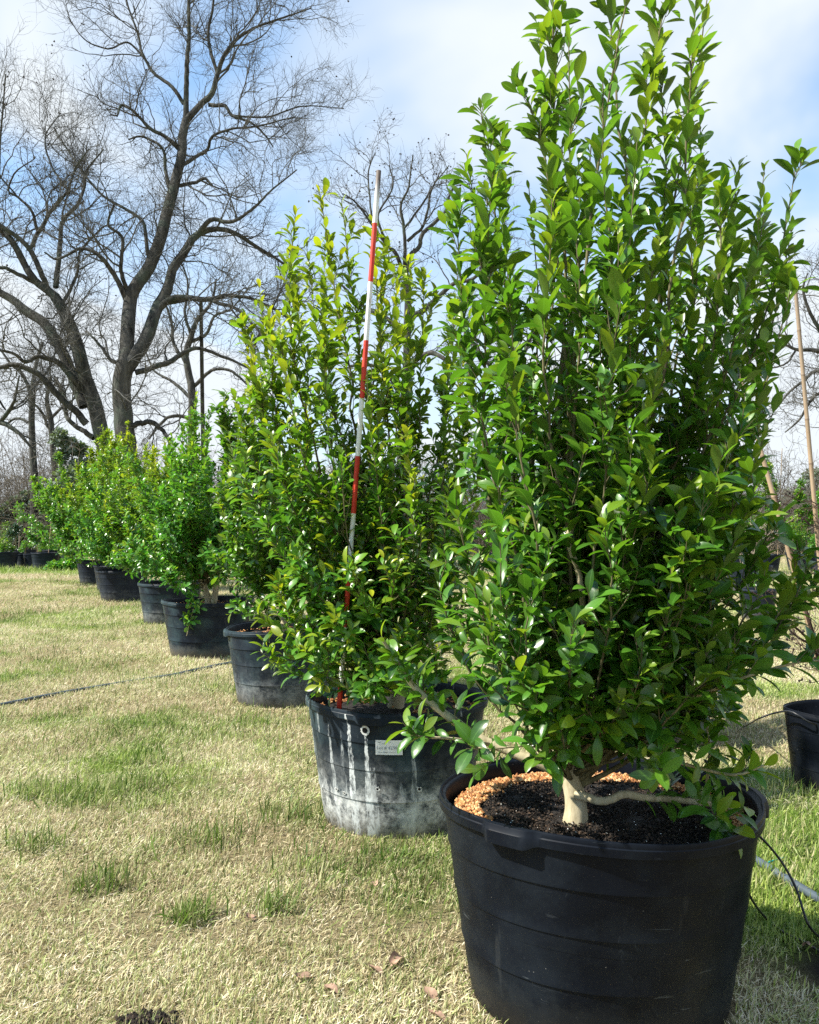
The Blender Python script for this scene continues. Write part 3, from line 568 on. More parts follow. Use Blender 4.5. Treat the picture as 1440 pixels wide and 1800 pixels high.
def shrub(name, label, base, trunk, tips, rng, lat_n=26, lat_len=0.26, sub_n=2.0, leaf_L=0.085, lw=0.185, spacing=0.021, lod='hi', mat='leaf_deep', fork=(0.05, 0.35), extra=(), r_stem=0.014, yellow_top=0.0, group='broadleaf evergreen shrubs in the row of large pots', sides=6, low_bias=0.0, cat='shrub', zmin=0.0, thin_top=0.0, keep=None, twist=0.03, young_p=0.15, void=0.0):
    t = thing(name, label, cat, base, group); base = np.asarray(base, float)
    tk = resample(trunk, 14); tp = np.asarray(tips, float); N = len(tp); wood = Geo(); tw = Geo()
    V, F = tubes(tk[:, :3], tk[:, 3], 14); wood.add(V, F)
    f = rng.random(N); m0 = np.zeros(N, int); p0, T0 = at(tk[None, :, :3], m0, 1-0.5*f**2); h = np.linalg.norm(tp-p0, axis=1)
    hor = tp-p0; hor[:, 2] = 0; k = np.linspace(0, 1, 22)[None, :, None]
    c1 = p0+hor*0.42+np.array([0, 0, 1])*((tp-p0)[:, 2:3]*0.22)+rng.normal(size=(N, 3))*twist*h[:, None]; c2 = p0+hor*0.86+np.array([0, 0, 1])*((tp-p0)[:, 2:3]*0.62)+rng.normal(size=(N, 3))*twist*h[:, None]
    st = (1-k)**3*p0[:, None]+3*(1-k)**2*k*c1[:, None]+3*(1-k)*k*k*c2[:, None]+k**3*tp[:, None]
    wv = np.cumsum(rng.normal(size=st.shape)*0.006*h[:, None, None], axis=1); wv -= wv[:, :1]; st = st+wv*np.sin(k*math.pi)
    sr = (r_stem*(0.35+0.65*np.clip(h/2.2, 0.25, 1.2)))[:, None]*(1-0.88*k[..., 0]**0.62)*(0.8+0.4*rng.random((N, 1)))
    V, F = tubes(st, sr, sides+1); tw.add(V, F)
    seg = np.linalg.norm(np.diff(st, axis=1), axis=2).sum(1)
    if len(extra):
        for pl in extra:
            e = resample(pl, 22); V, F = tubes(e[:, :3], e[:, 3], 8); wood.add(V, F); st = np.concatenate([st, e[None, :, :3]]); sr = np.concatenate([sr, e[None, :, 3]])
        seg = np.linalg.norm(np.diff(st, axis=1), axis=2).sum(1)
    n1 = np.maximum(4, (lat_n*seg/2.2).astype(int)); m = np.repeat(np.arange(len(st)), n1); tt = 0.16+0.82*rng.random(len(m))**(1.0+low_bias)
    ex = m >= N; tt[ex] = 0.40+0.58*rng.random(ex.sum())
    p, T = at(st, m, tt); Rd = perp(T, rng); up = np.array([0, 0, 1.0])
    d = norm(T*(0.45+0.5*tt[:, None])+Rd*(0.95-0.4*tt[:, None])+up*(0.10+0.3*tt[:, None])); ll = lat_len*(0.45+0.75*rng.random(len(m)))*(1.28-1.0*tt); ll[ex] *= 0.62
    la = walk(rng, p, d, ll, 8, 0.07, 0.075); lr = (0.0019+0.010*ll)[:, None]*np.linspace(1, 0.35, 8)[None]*0.62
    V, F = tubes(la, lr, 4); tw.add(V, F)
    ms = np.repeat(np.arange(len(la)), rng.poisson(sub_n, len(la))); ts = 0.25+0.6*rng.random(len(ms)); p, T = at(la, ms, ts); d = norm(T*0.75+perp(T, rng)*0.75+up*0.2)
    sl_ = ll[ms]*(0.30+0.35*rng.random(len(ms))); sb = walk(rng, p, d, sl_, 8, 0.07, 0.07); V, F = tubes(sb, np.full((len(sb), 8), 0.0013)*np.linspace(1.2, .7, 8), 3); tw.add(V, F)
    parts = [leaves_on(rng, la, np.full(len(la), 0.14), spacing, L=leaf_L, young_p=young_p), leaves_on(rng, sb, np.full(len(sb), 0.10), spacing, L=leaf_L*0.95, young_p=young_p),
             leaves_on(rng, st, 1-np.minimum(0.6, 0.85/np.maximum(seg, .3)), spacing*0.8, (24, 50), leaf_L*1.06, young_p)]
    p, D, Nn, ln, y = [np.concatenate(q) for q in zip(*parts)]
    kz = p[:, 2] > zmin
    if thin_top: kz &= rng.random(len(p)) > thin_top*np.clip((p[:, 2]-1.6)/1.4, 0, 1)
    if void: nv = 0.5*fbm(p[:, 0]*4.6+7, p[:, 2]*3.0+3, 71, 3)+0.5*fbm(p[:, 1]*4.4+2, p[:, 2]*2.3+p[:, 0]*1.5, 72, 3); kz &= nv > void-0.06*np.clip(1.7-p[:, 2], 0, 1)*1.0-0.10*(p[:, 2] < 1.1)-0.2*(p[:, 1] < base[1]-0.2)
    if keep is not None: kz &= keep(p)
    p, D, Nn, ln, y = p[kz], D[kz], Nn[kz], ln[kz], y[kz]
    y = np.clip(y+yellow_top*np.clip((p[:, 2]-base[2]-1.0)/1.5, 0, 1)*(0.2+0.8*fbm(p[:, 0]*4+9, p[:, 2]*4, 5)), 0, 1)
    obj('trunk', wood.mesh('trunk', True, base), M['bark_shrub'], t); obj('twigs', tw.mesh('twigs', True, base), M['twig_shrub'], t)
    me = leaf_mesh('foliage', p-base, D, Nn, ln, ln*lw*(0.78+0.5*rng.random(len(ln))), y, rng, lod); obj('foliage', me, M[mat], t); print(name, 'leaves', len(p)); return t
def T3(l, d): return [P(px, py, d+dd) for px, py, dd in l]
def L3(l): return [np.append(P(px, py, d), r) for px, py, d, r in l]
# nearest shrub, in the clean pot
b1 = P(1010, 1465, 2.42)
tr1 = L3([(1010, 1474, 2.42, .060), (1011, 1456, 2.42, .043), (1013, 1425, 2.42, .034), (1010, 1395, 2.425, .031), (1004, 1370, 2.43, .030), (997, 1345, 2.44, .024), (1005, 1310, 2.45, .019)])
tips1 = T3([(972, -60, .05), (1072, -75, .1), (1112, -40, -.12), (1188, -90, .2), (1252, -60, .05), (1222, 20, -.12), (1000, 60, -.2), (945, 40, .12), (1150, 20, .25), (1060, 130, -.3),
            (845, 190, .1), (820, 270, .22), (803, 348, .05), (870, 290, -.15), (908, 130, .05), (930, 330, .3), (892, 480, -.25), (880, 240, .3),
            (1402, 272, .02), (1392, 400, .2), (1345, 290, .25), (1392, 500, -.05), (1300, 290, .12), (1265, 330, -.2), (1330, 470, .35), (1230, 200, .3), (1345, 380, -.2), (1290, 480, .3),
            (970, 350, -.38), (1088, 400, -.42), (905, 610, -.32), (885, 650, -.1), (1170, 590, -.36), (1290, 770, -.38), (1352, 640, .1), (1345, 760, -.3), (1040, 640, .45), (1200, 420, .45), (882, 560, .25), (1120, 250, -.35),
            (800, 860, -.25), (765, 985, .0), (1195, 900, -.42), (1400, 985, -.25), (1432, 1040, -.1), (1050, 880, -.46), (965, 985, -.46), (1240, 1010, -.42), (880, 850, -.42), (1110, 760, -.45), (960, 760, .4), (1150, 1050, .4), (1300, 900, .3), (868, 760, .3),
            (860, 1060, -.35), (1010, 1090, -.50), (1130, 1120, -.45), (1270, 1150, -.35), (1180, 1240, -.2), (1090, 1230, -.42), (935, 1200, -.42), (985, 1250, -.36), (1290, 1200, .1), (1270, 800, -.42), (1330, 850, -.38), (1240, 860, -.46), (1300, 930, -.42), (1220, 960, -.48), (1362, 900, -.3), (1180, 1000, -.48), (1345, 1000, -.32), (1420, 990, -.2), (1255, 1080, -.42), (1370, 700, -.1), (1310, 690, -.3), (1150, 800, -.45), (1210, 290, .0), (1160, 420, -.2), (1250, 500, -.1), (1000, 480, .2), (960, 560, .3), (1210, 1290, -.25), (1050, 1160, .3), (870, 1130, .2)], 2.45)
ex1 = [L3([(1003, 1372, 2.43, .024), (965, 1348, 2.44, .0185), (930, 1334, 2.45, .0165), (885, 1316, 2.47, .0145), (845, 1298, 2.48, .013), (790, 1262, 2.5, .0115), (735, 1215, 2.52, .010), (705, 1175, 2.52, .007), (670, 1120, 2.5, .005)]),
       L3([(850, 1300, 2.48, .010), (810, 1272, 2.5, .010), (772, 1245, 2.56, .009), (720, 1200, 2.62, .007), (690, 1180, 2.66, .004)]),
       L3([(862, 1308, 2.47, .006), (825, 1302, 2.42, .0045), (790, 1298, 2.38, .004), (755, 1296, 2.35, .0035), (722, 1292, 2.33, .002)]),
       L3([(1013, 1398, 2.40, .015), (1030, 1400, 2.38, .0135), (1050, 1408, 2.36, .0125), (1072, 1407, 2.35, .012), (1096, 1396, 2.35, .012), (1130, 1402, 2.36, .011), (1180, 1405, 2.37, .010), (1230, 1411, 2.37, .009), (1290, 1421, 2.37, .007)]),
       L3([(1240, 1411, 2.37, .005), (1243, 1375, 2.33, .0045), (1248, 1320, 2.28, .004), (1242, 1270, 2.25, .002)]),
       L3([(1225, 1411, 2.37, .004), (1250, 1440, 2.3, .003), (1272, 1462, 2.24, .0015)]),
       L3([(1150, 1330, 2.40, .006), (1210, 1345, 2.3, .005), (1290, 1362, 2.22, .004), (1345, 1345, 2.18, .002)]),
       L3([(1100, 1215, 2.35, .007), (1210, 1225, 2.22, .0055), (1310, 1190, 2.15, .004), (1400, 1165, 2.1, .003), (1470, 1160, 2.05, .002)]),
       L3([(885, 1240, 2.40, .012), (905, 1130, 2.44, .011), (893, 1020, 2.48, .010), (884, 950, 2.50, .009), (890, 860, 2.52, .006)]),
       L3([(1005, 1300, 2.5, .017), (950, 1090, 2.6, .015), (948, 900, 2.66, .013), (985, 700, 2.62, .011), (1003, 590, 2.60, .0105), (1012, 500, 2.6, .008), (1028, 380, 2.6, .005), (1040, 250, 2.62, .002)]),
       L3([(1035, 1290, 2.40, .012), (1085, 1200, 2.28, .012), (1135, 1140, 2.2, .011), (1175, 1050, 2.14, .007), (1205, 950, 2.08, .0045), (1225, 860, 2.05, .0015)]),
       L3([(1030, 1150, 2.30, .009), (1020, 1020, 2.22, .009), (1000, 935, 2.2, .008), (1060, 870, 2.18, .005), (1095, 790, 2.15, .0015)])]
k1 = lambda p: ~((np.hypot(p[:, 0]-0.577, (p[:, 1]-2.52)/0.9) < 0.53) & (p[:, 2] < 0.60) & (p[:, 0] < 0.70))
shrub('evergreen_shrub', 'tall glossy green shrub growing from the clean black pot, larger than every other shrub', b1, tr1, tips1, np.random.default_rng(3), lat_n=21, lat_len=0.235, sub_n=1.25, leaf_L=0.083, lw=0.162, spacing=0.0205, thin_top=0.12, void=0.395, young_p=0.22, extra=ex1, r_stem=0.0135, zmin=0.50, keep=k1, yellow_top=0.22)
# second shrub, in the stained pot
b2 = P(695, 1268, 4.07)
tr2 = L3([(695, 1272, 4.07, .055), (696, 1240, 4.07, .042), (700, 1210, 4.08, .036), (690, 1170, 4.1, .03)])
tips2 = T3([(562, 338, 0), (600, 350, .1), (520, 372, -.1), (655, 380, .0), (512, 440, .15), (538, 425, -.2), (572, 430, .2), (428, 565, .1), (442, 600, -.15), (472, 545, .1), (455, 500, .25), (492, 560, -.35), (745, 478, .05), (722, 452, .2), (700, 490, -.15), (765, 520, .1), (680, 430, .1),
            (800, 525, .15), (790, 590, -.1), (838, 640, .1), (815, 600, .3), (412, 690, .0), (402, 760, .2), (855, 740, -.1), (570, 600, -.38), (645, 650, -.42), (690, 600, -.3), (600, 800, -.5), (715, 760, -.5), (480, 770, -.42), (430, 820, -.2), (520, 960, -.55), (462, 920, -.35), (615, 1000, -.55), (705, 950, -.55), (790, 850, -.42), (560, 880, .3), (740, 880, .35), (650, 780, .4), (540, 700, .3),
            (492, 1040, -.25), (535, 1145, -.42), (565, 1175, -.46), (655, 1180, -.5), (770, 1000, -.35), (830, 900, -.2), (460, 1085, -.2), (590, 1090, -.56), (700, 1120, -.5), (760, 1130, -.3), (850, 1000, .1), (840, 1100, .2), (560, 1205, -.50), (640, 1215, -.55), (715, 1205, -.50), (780, 1190, -.4), (480, 1165, -.36), (500, 1180, -.2), (620, 900, -.2), (540, 1040, -.1)], 4.07)
def k2(p):     # the pole has rubbed the shoots off where it passes
    f = (p[:, 2]-0.5)/2.55; xx = -0.334+f*0.195; return ~((np.abs(p[:, 0]-xx) < 0.045) & (p[:, 1] < 3.80) & ((p[:, 2] > 1.05) & (np.sin(p[:, 2]*9)+0.55 > -0.1) | (p[:, 2] < 0.80)))
shrub('evergreen_shrub', 'shrub with yellow tinged tops in the stained pot, the striped pole standing through it', b2, tr2, tips2, np.random.default_rng(8), lat_n=25, lat_len=0.26, sub_n=1.5, leaf_L=0.081, lw=0.170, spacing=0.021, void=0.31, young_p=0.2, keep=k2, mat='leaf_gold', r_stem=0.013, zmin=0.56, yellow_top=0.48, lod='hi')
def auto_tips(rng, n, R, H, base, lean=(0, 0), zlow=0.35):
    r = R*np.sqrt(rng.random(n)); a = rng.random(n)*2*math.pi; top = H*(1-0.45*(r/R)**1.6)*(0.62+0.38*rng.random(n)**0.6); low = rng.random(n) < 0.38
    top = np.where(low, zlow+(top-zlow)*rng.random(n)*0.75, top); r = np.where(low, R*(0.65+0.4*rng.random(n)), r)
    return np.stack([base[0]+r*np.cos(a)+lean[0]*top, base[1]+r*np.sin(a)+lean[1]*top, base[2]+top], -1)
def auto_shrub(i, label, R, H, n, seed, mat, lod, L=0.08, sp=0.027, lean=(0, 0), extra=(), tips=(), lat=0.3, yt=0.25, dx=0.0, lw=0.2):
    rng = np.random.default_rng(seed); c = POTS[i][1]; b = np.array([c[0]+dx, c[1], POTS[i][3]-0.09])
    k = rng.normal(size=2)*0.03; tr = [np.append(b, .05), np.append(b+[0, 0, .1], .04), np.append(b+[k[0], k[1], .25], .034), np.append(b+[k[0]*1.5, k[1], .4], .025)]
    tp = auto_tips(rng, n, R, H, b, lean)
    if len(tips): tp = np.concatenate([tp, np.array(tips)])
    return shrub('evergreen_shrub', label, b, tr, tp, rng, lat_n=26, lat_len=lat, sub_n=2.2, leaf_L=L, lw=lw, spacing=sp, lod=lod, mat=mat, extra=extra, r_stem=0.013, zmin=0.36 if i == 3 else 0.62, yellow_top=yt, sides=4)
auto_shrub(2, 'dark leaved shrub in the dusty pot between the stained and mud banded pots', 0.70, 2.2, 38, 21, 'leaf_deep', 'hi', 0.088, 0.026, yt=0.1, tips=T3([(385, 725, .1), (398, 690, .2), (412, 800, -.2), (392, 850, 0), (440, 650, .2), (395, 700, .1), (420, 760, -.1), (440, 690, .1), (470, 1090, -.3), (445, 1075, -.35), (430, 900, -.2), (410, 830, 0)], 6.85))
auto_shrub(3, 'dense bright green shrub in the mud banded pot, one leafy shoot drooping over the rim', 1.10, 2.55, 70, 22, 'leaf_bright', 'mid', 0.088, 0.026, extra=[L3([(372, 1050, 9.3, .006), (350, 1052, 9.05, .006), (343, 1062, 8.95, .005), (336, 1085, 8.92, .004), (328, 1118, 8.9, .003)]), L3([(374, 1075, 9.4, .035), (380, 1030, 9.4, .033), (386, 960, 9.4, .026), (388, 880, 9.4, .02)])], yt=0.2, tips=T3([(345, 690, 0), (372, 715, .1), (430, 735, 0), (412, 755, .2), (300, 800, .1), (285, 850, 0), (360, 760, -.3), (450, 760, .1), (320, 750, .1), (330, 745, 0), (400, 735, .1), (300, 900, -.3), (275, 950, -.2), (310, 830, -.2), (290, 1000, -.3)], 9.45))
auto_shrub(4, 'shrub with yellow green tips in the narrow pot behind the drooping shoot', 1.10, 2.5, 60, 23, 'leaf_gold', 'mid', 0.095, 0.030, yt=0.45, tips=T3([(255, 790, .2), (335, 775, .2), (240, 840, 0), (297, 772, 0), (270, 790, 0), (318, 795, 0), (250, 850, 0)], 12.7))
auto_shrub(5, 'bushy shrub in the pale scuffed pot with two pale trunks showing at its foot', 1.20, 2.85, 66, 24, 'leaf_bright', 'mid', 0.105, 0.032, yt=0.3, dx=0.05, extra=[L3([(222, 1000, 16.8, .045), (221, 975, 16.8, .04), (214, 940, 16.8, .03)]), L3([(228, 1000, 16.8, .04), (232, 975, 16.8, .035), (245, 945, 16.8, .03)])], lat=0.36)
auto_shrub(6, 'shrub rising behind the twin trunked shrub in the mostly hidden pot', 1.25, 3.7, 62, 25, 'leaf_gold', 'mid', 0.11, 0.036, yt=0.4, lat=0.38)
auto_shrub(7, 'wide shrub at the far end of the main row, leftmost against the grey thicket', 1.75, 3.8, 84, 26, 'leaf_bright', 'mid', 0.12, 0.036, lat=0.42, yt=0.3)

# ------------------------------------------------------------------ poles and stakes
def stake(name, label, cat, p0, p1, r, mat, group=None, nodes=0, sides=14, taper=0.85):
    p0 = np.asarray(p0); p1 = np.asarray(p1); L = float(np.linalg.norm(p1-p0))
    if nodes:
        z = []; rr = []; k = 0
        z.append(0); rr.append(1)
        while nodes*(k+0.5) < L-0.02:
            c = nodes*(k+0.5); z += [c-0.012, c-0.004, c, c+0.004, c+0.012]; rr += [1, 1.10, 1.13, 1.05, 1]; k += 1
        z.append(L); rr.append(1)
        z = np.array(z); rr = np.array(rr)
    else: z = np.linspace(0, L, 24); rr = np.ones(24)
    V, F = tubes(np.stack([z*0, z*0, z], -1), r*rr*(1-(1-taper)*z/L), sides, True); o = obj(name, mesh(name, V, F), mat)
    o.location = p0; o.rotation_euler = Vector(p1-p0).to_track_quat('Z', 'Y').to_euler(); return tag(o, label, cat, group)
pp0, pp1 = P(594, 1275, 3.82), P(666, 300, 3.70)
po = stake('measuring_pole', 'red and white striped measuring pole leaning in the stained pot, its top bare dark wood', 'pole', pp0, pp1, 0.0118, M['pole'], taper=0.95)

# ------------------------------------------------------------------ bare trees
def bare_tree(name, label, d0, limbs, seed, mat='bark_tree', group=None, depth_slope=0.45, n1=2.1, l1=(1.2, 3.6), n2=3.6, l2=(0.5, 1.9), n3=6.0, l3=(0.3, 1.1), rmin=0.0056, husks=500, husk_r=0.035, cat='tree', rs=1.0):
    rng = np.random.default_rng(seed); P3 = []; px_done = []; K = 30
    for li, lb in enumerate(limbs):
        a = np.array(lb, float); a[:, 2] *= rs; q = resample(np.stack([a[:, 0], a[:, 1], a[:, 2]*1.0], -1), K); xy, rp = q[:, :2], np.maximum(q[:, 2], 0.5)
        if li == 0: dd = d0; sl_ = 0.0
        else:
            best = min(((np.hypot(*(xy[0]-o[0][k])), o[1][k]) for o in px_done for k in range(K)), key=lambda z: z[0]); dd = best[1]; sl_ = rng.uniform(-depth_slope, depth_slope)
        arc = np.concatenate([[0], np.cumsum(np.hypot(*np.diff(xy, axis=0).T))])*d0/FPX; dep = dd+sl_*arc+np.cumsum(rng.normal(size=K))*0.035*(li > 0); px_done.append((xy, dep))
        w = np.stack([(xy[:, 0]-CX)/FPX*dep, dep, CAMH-(xy[:, 1]-HY)/FPX*dep], -1); P3.append(np.concatenate([w, (rp*dep/FPX)[:, None]], -1))
    A = np.stack(P3); L0 = A[..., :3]; R0 = A[..., 3]
    wob_ = rng.normal(size=L0.shape)*0.35; wob_ = (wob_+np.roll(wob_, 1, 1)+np.roll(wob_, -1, 1))/3; wob_[:, :2] = 0; L0 = L0+wob_*np.minimum(R0, 0.10)[..., None]*0.9
    bz = np.array([L0[0, 0, 0], L0[0, 0, 1], 0.0]); wood = Geo(); V, F = tubes(L0, R0, 12); wood.add(V, F); tw = Geo()
    def level(par, pr, per_m, lr, K, wig, up, rfrac, rmn, tmin, sides, ang, mind=None):
        seg = np.linalg.norm(np.diff(par, axis=1), axis=2).sum(1); n = rng.poisson(seg*per_m); m = np.repeat(np.arange(len(par)), n); t = tmin[m]+(1-tmin[m])*rng.random(len(m))**0.85 if not np.isscalar(tmin) else tmin+(1-tmin)*rng.random(len(m))**0.85
        p, T = at(par, m, t); r = lerp_r(pr, m, t); d = norm(T*ang+perp(T, rng)*1.0+np.array([0, 0, up])); L = (lr[0]+(lr[1]-lr[0])*rng.random(len(m)))*(1.15-0.5*t)
        c = walk(rng, p, d, L, K, wig, 0.05); r0 = np.maximum(np.minimum(r*rfrac, L*0.0118), rmn); return c, r0[:, None]*np.linspace(1, 0.35, K)[None]
    tm = np.full(len(L0), 0.22); tm[0] = 0.62
    c1, r1 = level(L0, R0, n1, l1, 10, 0.24, 0.15, 0.55, rmin*1.9, tm, 6, 0.75); V, F = tubes(c1, r1, 6); tw.add(V, F)
    allp = np.concatenate([c1]); c2, r2 = level(c1, r1, n2, l2, 7, 0.26, 0.1, 0.7, rmin*1.15, 0.2, 4, 0.8); V, F = tubes(c2, r2, 4); tw.add(V, F)
    c2b, r2b = level(L0[1:], R0[1:], n2*0.8, l2, 7, 0.26, 0.1, 0.4, rmin*1.15, 0.25, 4, 0.5); V, F = tubes(c2b, r2b, 4); tw.add(V, F)
    c2 = np.concatenate([c2, c2b]); r2 = np.concatenate([r2, r2b]); c3, r3 = level(c2, r2, n3, l3, 6, 0.24, 0.08, 0.8, rmin*0.8, 0.1, 3, 0.8); V, F = tubes(c3, r3, 3); tw.add(V, F)
    t = thing(name, label, cat, bz, group); o = obj('trunk', wood.mesh('trunk', True, bz), M[mat], t); obj('crown', tw.mesh('crown', True, bz), M['twig_tree'], t)
    if husks:
        k = rng.integers(0, len(c3), husks); cen = c3[k, -1]+rng.normal(size=(husks, 3))*0.03; V, F, A_ = grains(cen, husk_r*(0.5+0.7*rng.random(husks)), rng, 1.0); h = obj('seed_husks', mesh('seed_husks', V-bz, F, False, {'leaf': A_}), M['capsule'], t); h['kind'] = 'stuff'
    print(name, len(c1), len(c2), len(c3)); return t
limA = [[(236, 955, 30), (229, 870, 25), (222, 790, 22), (216, 720, 20), (214, 670, 19.5), (221, 635, 19)],
        [(219, 650, 16), (226, 570, 15), (232, 512, 14), (262, 470, 13.5), (288, 402, 12.5), (302, 342, 11.5), (318, 280, 10), (322, 240, 9.5), (328, 210, 8.5)],
        [(221, 650, 16), (246, 615, 15), (262, 585, 14), (277, 540, 12.5), (295, 510, 11), (303, 470, 10), (325, 440, 9), (345, 415, 8), (375, 402, 6), (410, 407, 5), (450, 432, 4), (490, 457, 3), (522, 482, 2)],
        [(327, 214, 6.5), (327, 160, 5.5), (330, 100, 4.8), (333, 50, 4), (332, 0, 3.2), (336, -70, 2)],
        [(328, 212, 7.5), (350, 185, 6.5), (372, 165, 6), (383, 130, 5.2), (395, 95, 4.4), (415, 70, 3.5), (450, 48, 2.6), (500, 30, 2), (548, 14, 1.1)],
        [(383, 132, 4), (370, 90, 3.6), (367, 50, 3), (375, 10, 2.5), (380, -50, 1.6)],
        [(366, 184, 4.4), (395, 187, 3.8), (410, 205, 3.2), (440, 215, 2.6), (465, 236, 2), (480, 258, 1.3)],
        [(408, 203, 2.4), (470, 205, 1.9), (530, 187, 1.4), (605, 190, .8)],
        [(323, 182, 4.5), (300, 150, 3.8), (270, 128, 3.3), (250, 92, 2.8), (242, 58, 2.4), (225, 10, 2), (214, -40, 1.3)],
        [(262, 112, 2.4), (225, 75, 2), (190, 85, 1.7), (150, 70, 1.3), (118, 28, .9)],
        [(315, 262, 5), (290, 240, 4.2), (265, 226, 3.8), (246, 206, 3.2), (216, 184, 2.6), (205, 205, 2)],
        [(318, 292, 4.4), (345, 275, 3.8), (365, 262, 3.3), (373, 240, 3), (410, 226, 2.4), (450, 222, 1.9), (520, 205, 1.2)],
        [(306, 326, 4.4), (336, 322, 3.8), (360, 315, 3.2), (373, 325, 2)],
        [(262, 458, 4.4), (256, 412, 4), (246, 382, 3.4), (192, 352, 2.8), (165, 327, 2.3), (118, 262, 1.8), (95, 225, 1.2)],
        [(222, 527, 6.2), (200, 482, 5.4), (170, 446, 4.4), (140, 437, 3.4), (102, 456, 2.6), (78, 443, 1.8)],
        [(345, 416, 6), (372, 386, 5), (405, 390, 4), (440, 370, 3), (480, 332, 2), (522, 298, 1.3)],
        [(283, 532, 8), (318, 502, 7.2), (334, 470, 6.2), (333, 452, 5.4), (352, 447, 4.4), (400, 4110, 3.6), (450, 482, 3), (502, 494, 2)],
        [(268, 552, 8), (300, 527, 7), (330, 522, 6.2), (370, 527, 5.6), (400, 518, 4.6), (440, 525, 3.6), (480, 542, 3), (515, 565, 2)],
        [(370, 527, 4.4), (420, 546, 3.6), (450, 576, 2.8), (472, 602, 1.8)],
        [(238, 655, 6.5), (290, 640, 5.6), (320, 622, 5.2), (350, 612, 4.2), (400, 630, 3.2), (445, 652, 2)],
        [(228, 752, 6.5), (258, 742, 5.6), (280, 750, 4.8), (302, 778, 4)],
        [(216, 640, 4.6), (195, 632, 4), (175, 606, 3), (152, 582, 1.8)],
        [(226, 515, 5), (212, 470, 4.2), (216, 420, 3.5), (190, 395, 2.8), (200, 360, 2)],
        [(300, 345, 5), (292, 300, 4), (285, 260, 3), (250, 240, 2.4), (225, 245, 1.6)]]
bare_tree('bare_tree', 'tallest bare tree with a dark forked trunk rising above the far shrubs', 28.0, limA, 31, rs=0.80, group='bare winter trees', husks=650)
limB = [[(205, 955, 28), (196, 860, 25), (186, 790, 22), (172, 730, 21), (150, 662, 19.5), (135, 602, 18), (116, 552, 16), (96, 520, 14)],
        [(98, 522, 12.5), (60, 490, 10.5), (40, 460, 9.5), (15, 416, 8.5), (-25, 388, 7), (-90, 335, 4)],
        [(84, 508, 8), (55, 442, 7), (22, 412, 6.2), (-30, 380, 5), (-90, 372, 3)],
        [(98, 505, 8), (105, 442, 6.6), (110, 392, 5.8), (135, 360, 5), (148, 332, 4), (152, 300, 3), (182, 262, 1.8)],
        [(50, 442, 6.4), (75, 396, 5.6), (96, 364, 5), (120, 335, 4.2), (130, 300, 3.2), (156, 262, 1.8)],
        [(66, 406, 4.6), (55, 370, 3.8), (30, 345, 3.2), (15, 335, 2.8), (28, 302, 2.2), (62, 278, 1.3)],
        [(60, 496, 6.5), (30, 480, 5.6), (0, 470, 4.8), (-60, 482, 3)],
        [(148, 715, 15), (112, 625, 15), (82, 572, 14), (45, 545, 13), (20, 525, 11), (-20, 505, 9), (-90, 468, 5)],
        [(146, 692, 9.5), (110, 642, 8.4), (70, 627, 6.6), (45, 636, 5.2), (20, 620, 4.2), (-40, 610, 2.6)],
        [(152, 745, 10.5), (100, 692, 9), (65, 656, 8), (30, 642, 7), (0, 646, 6), (-60, 662, 4)],
        [(108, 540, 5), (135, 480, 4.2), (142, 440, 3.6), (180, 400, 2.6), (200, 395, 1.8)],
        [(120, 335, 3), (90, 290, 2.6), (80, 240, 2), (105, 200, 1.3)],
        [(30, 345, 2.6), (-5, 300, 2.2), (-20, 240, 1.8), (5, 170, 1.2)],
        [(165, 770, 8), (120, 735, 6), (110, 690, 4.5), (95, 660, 3)]]
bare_tree('bare_tree', 'bare tree leaning hard to the left with a broken thick limb, beside the tallest trunk', 30.0, limB, 32, rs=0.62, group='bare winter trees', husks=420)
limE = [[(342, 960, 16), (340, 860, 14.5), (338, 760, 13), (338, 700, 12), (331, 655, 10.5), (326, 622, 9.5), (336, 592, 8.5), (346, 562, 6.5), (372, 530, 4.5), (380, 490, 2.5)],
        [(338, 702, 6), (305, 672, 4.6), (270, 650, 3), (250, 600, 2)], [(337, 600, 6), (362, 588, 5), (378, 556, 4), (410, 540, 2.6), (440, 500, 1.6)],
        [(338, 735, 6), (300, 732, 5), (276, 752, 4), (262, 772, 3)], [(328, 640, 6), (305, 600, 5), (300, 560, 4), (285, 520, 2.6)], [(340, 680, 6), (375, 650, 5), (410, 655, 4), (450, 690, 2.6)], [(336, 590, 5), (325, 550, 4), (330, 500, 3), (315, 450, 2)]]
bare_tree('bare_tree', 'slim bare tree standing just right of the tallest trunk, behind the row', 42.0, limE, 33, rs=0.58, group='bare winter trees', husks=200, n1=1.3, n2=2.2, n3=3.0, rmin=0.009)
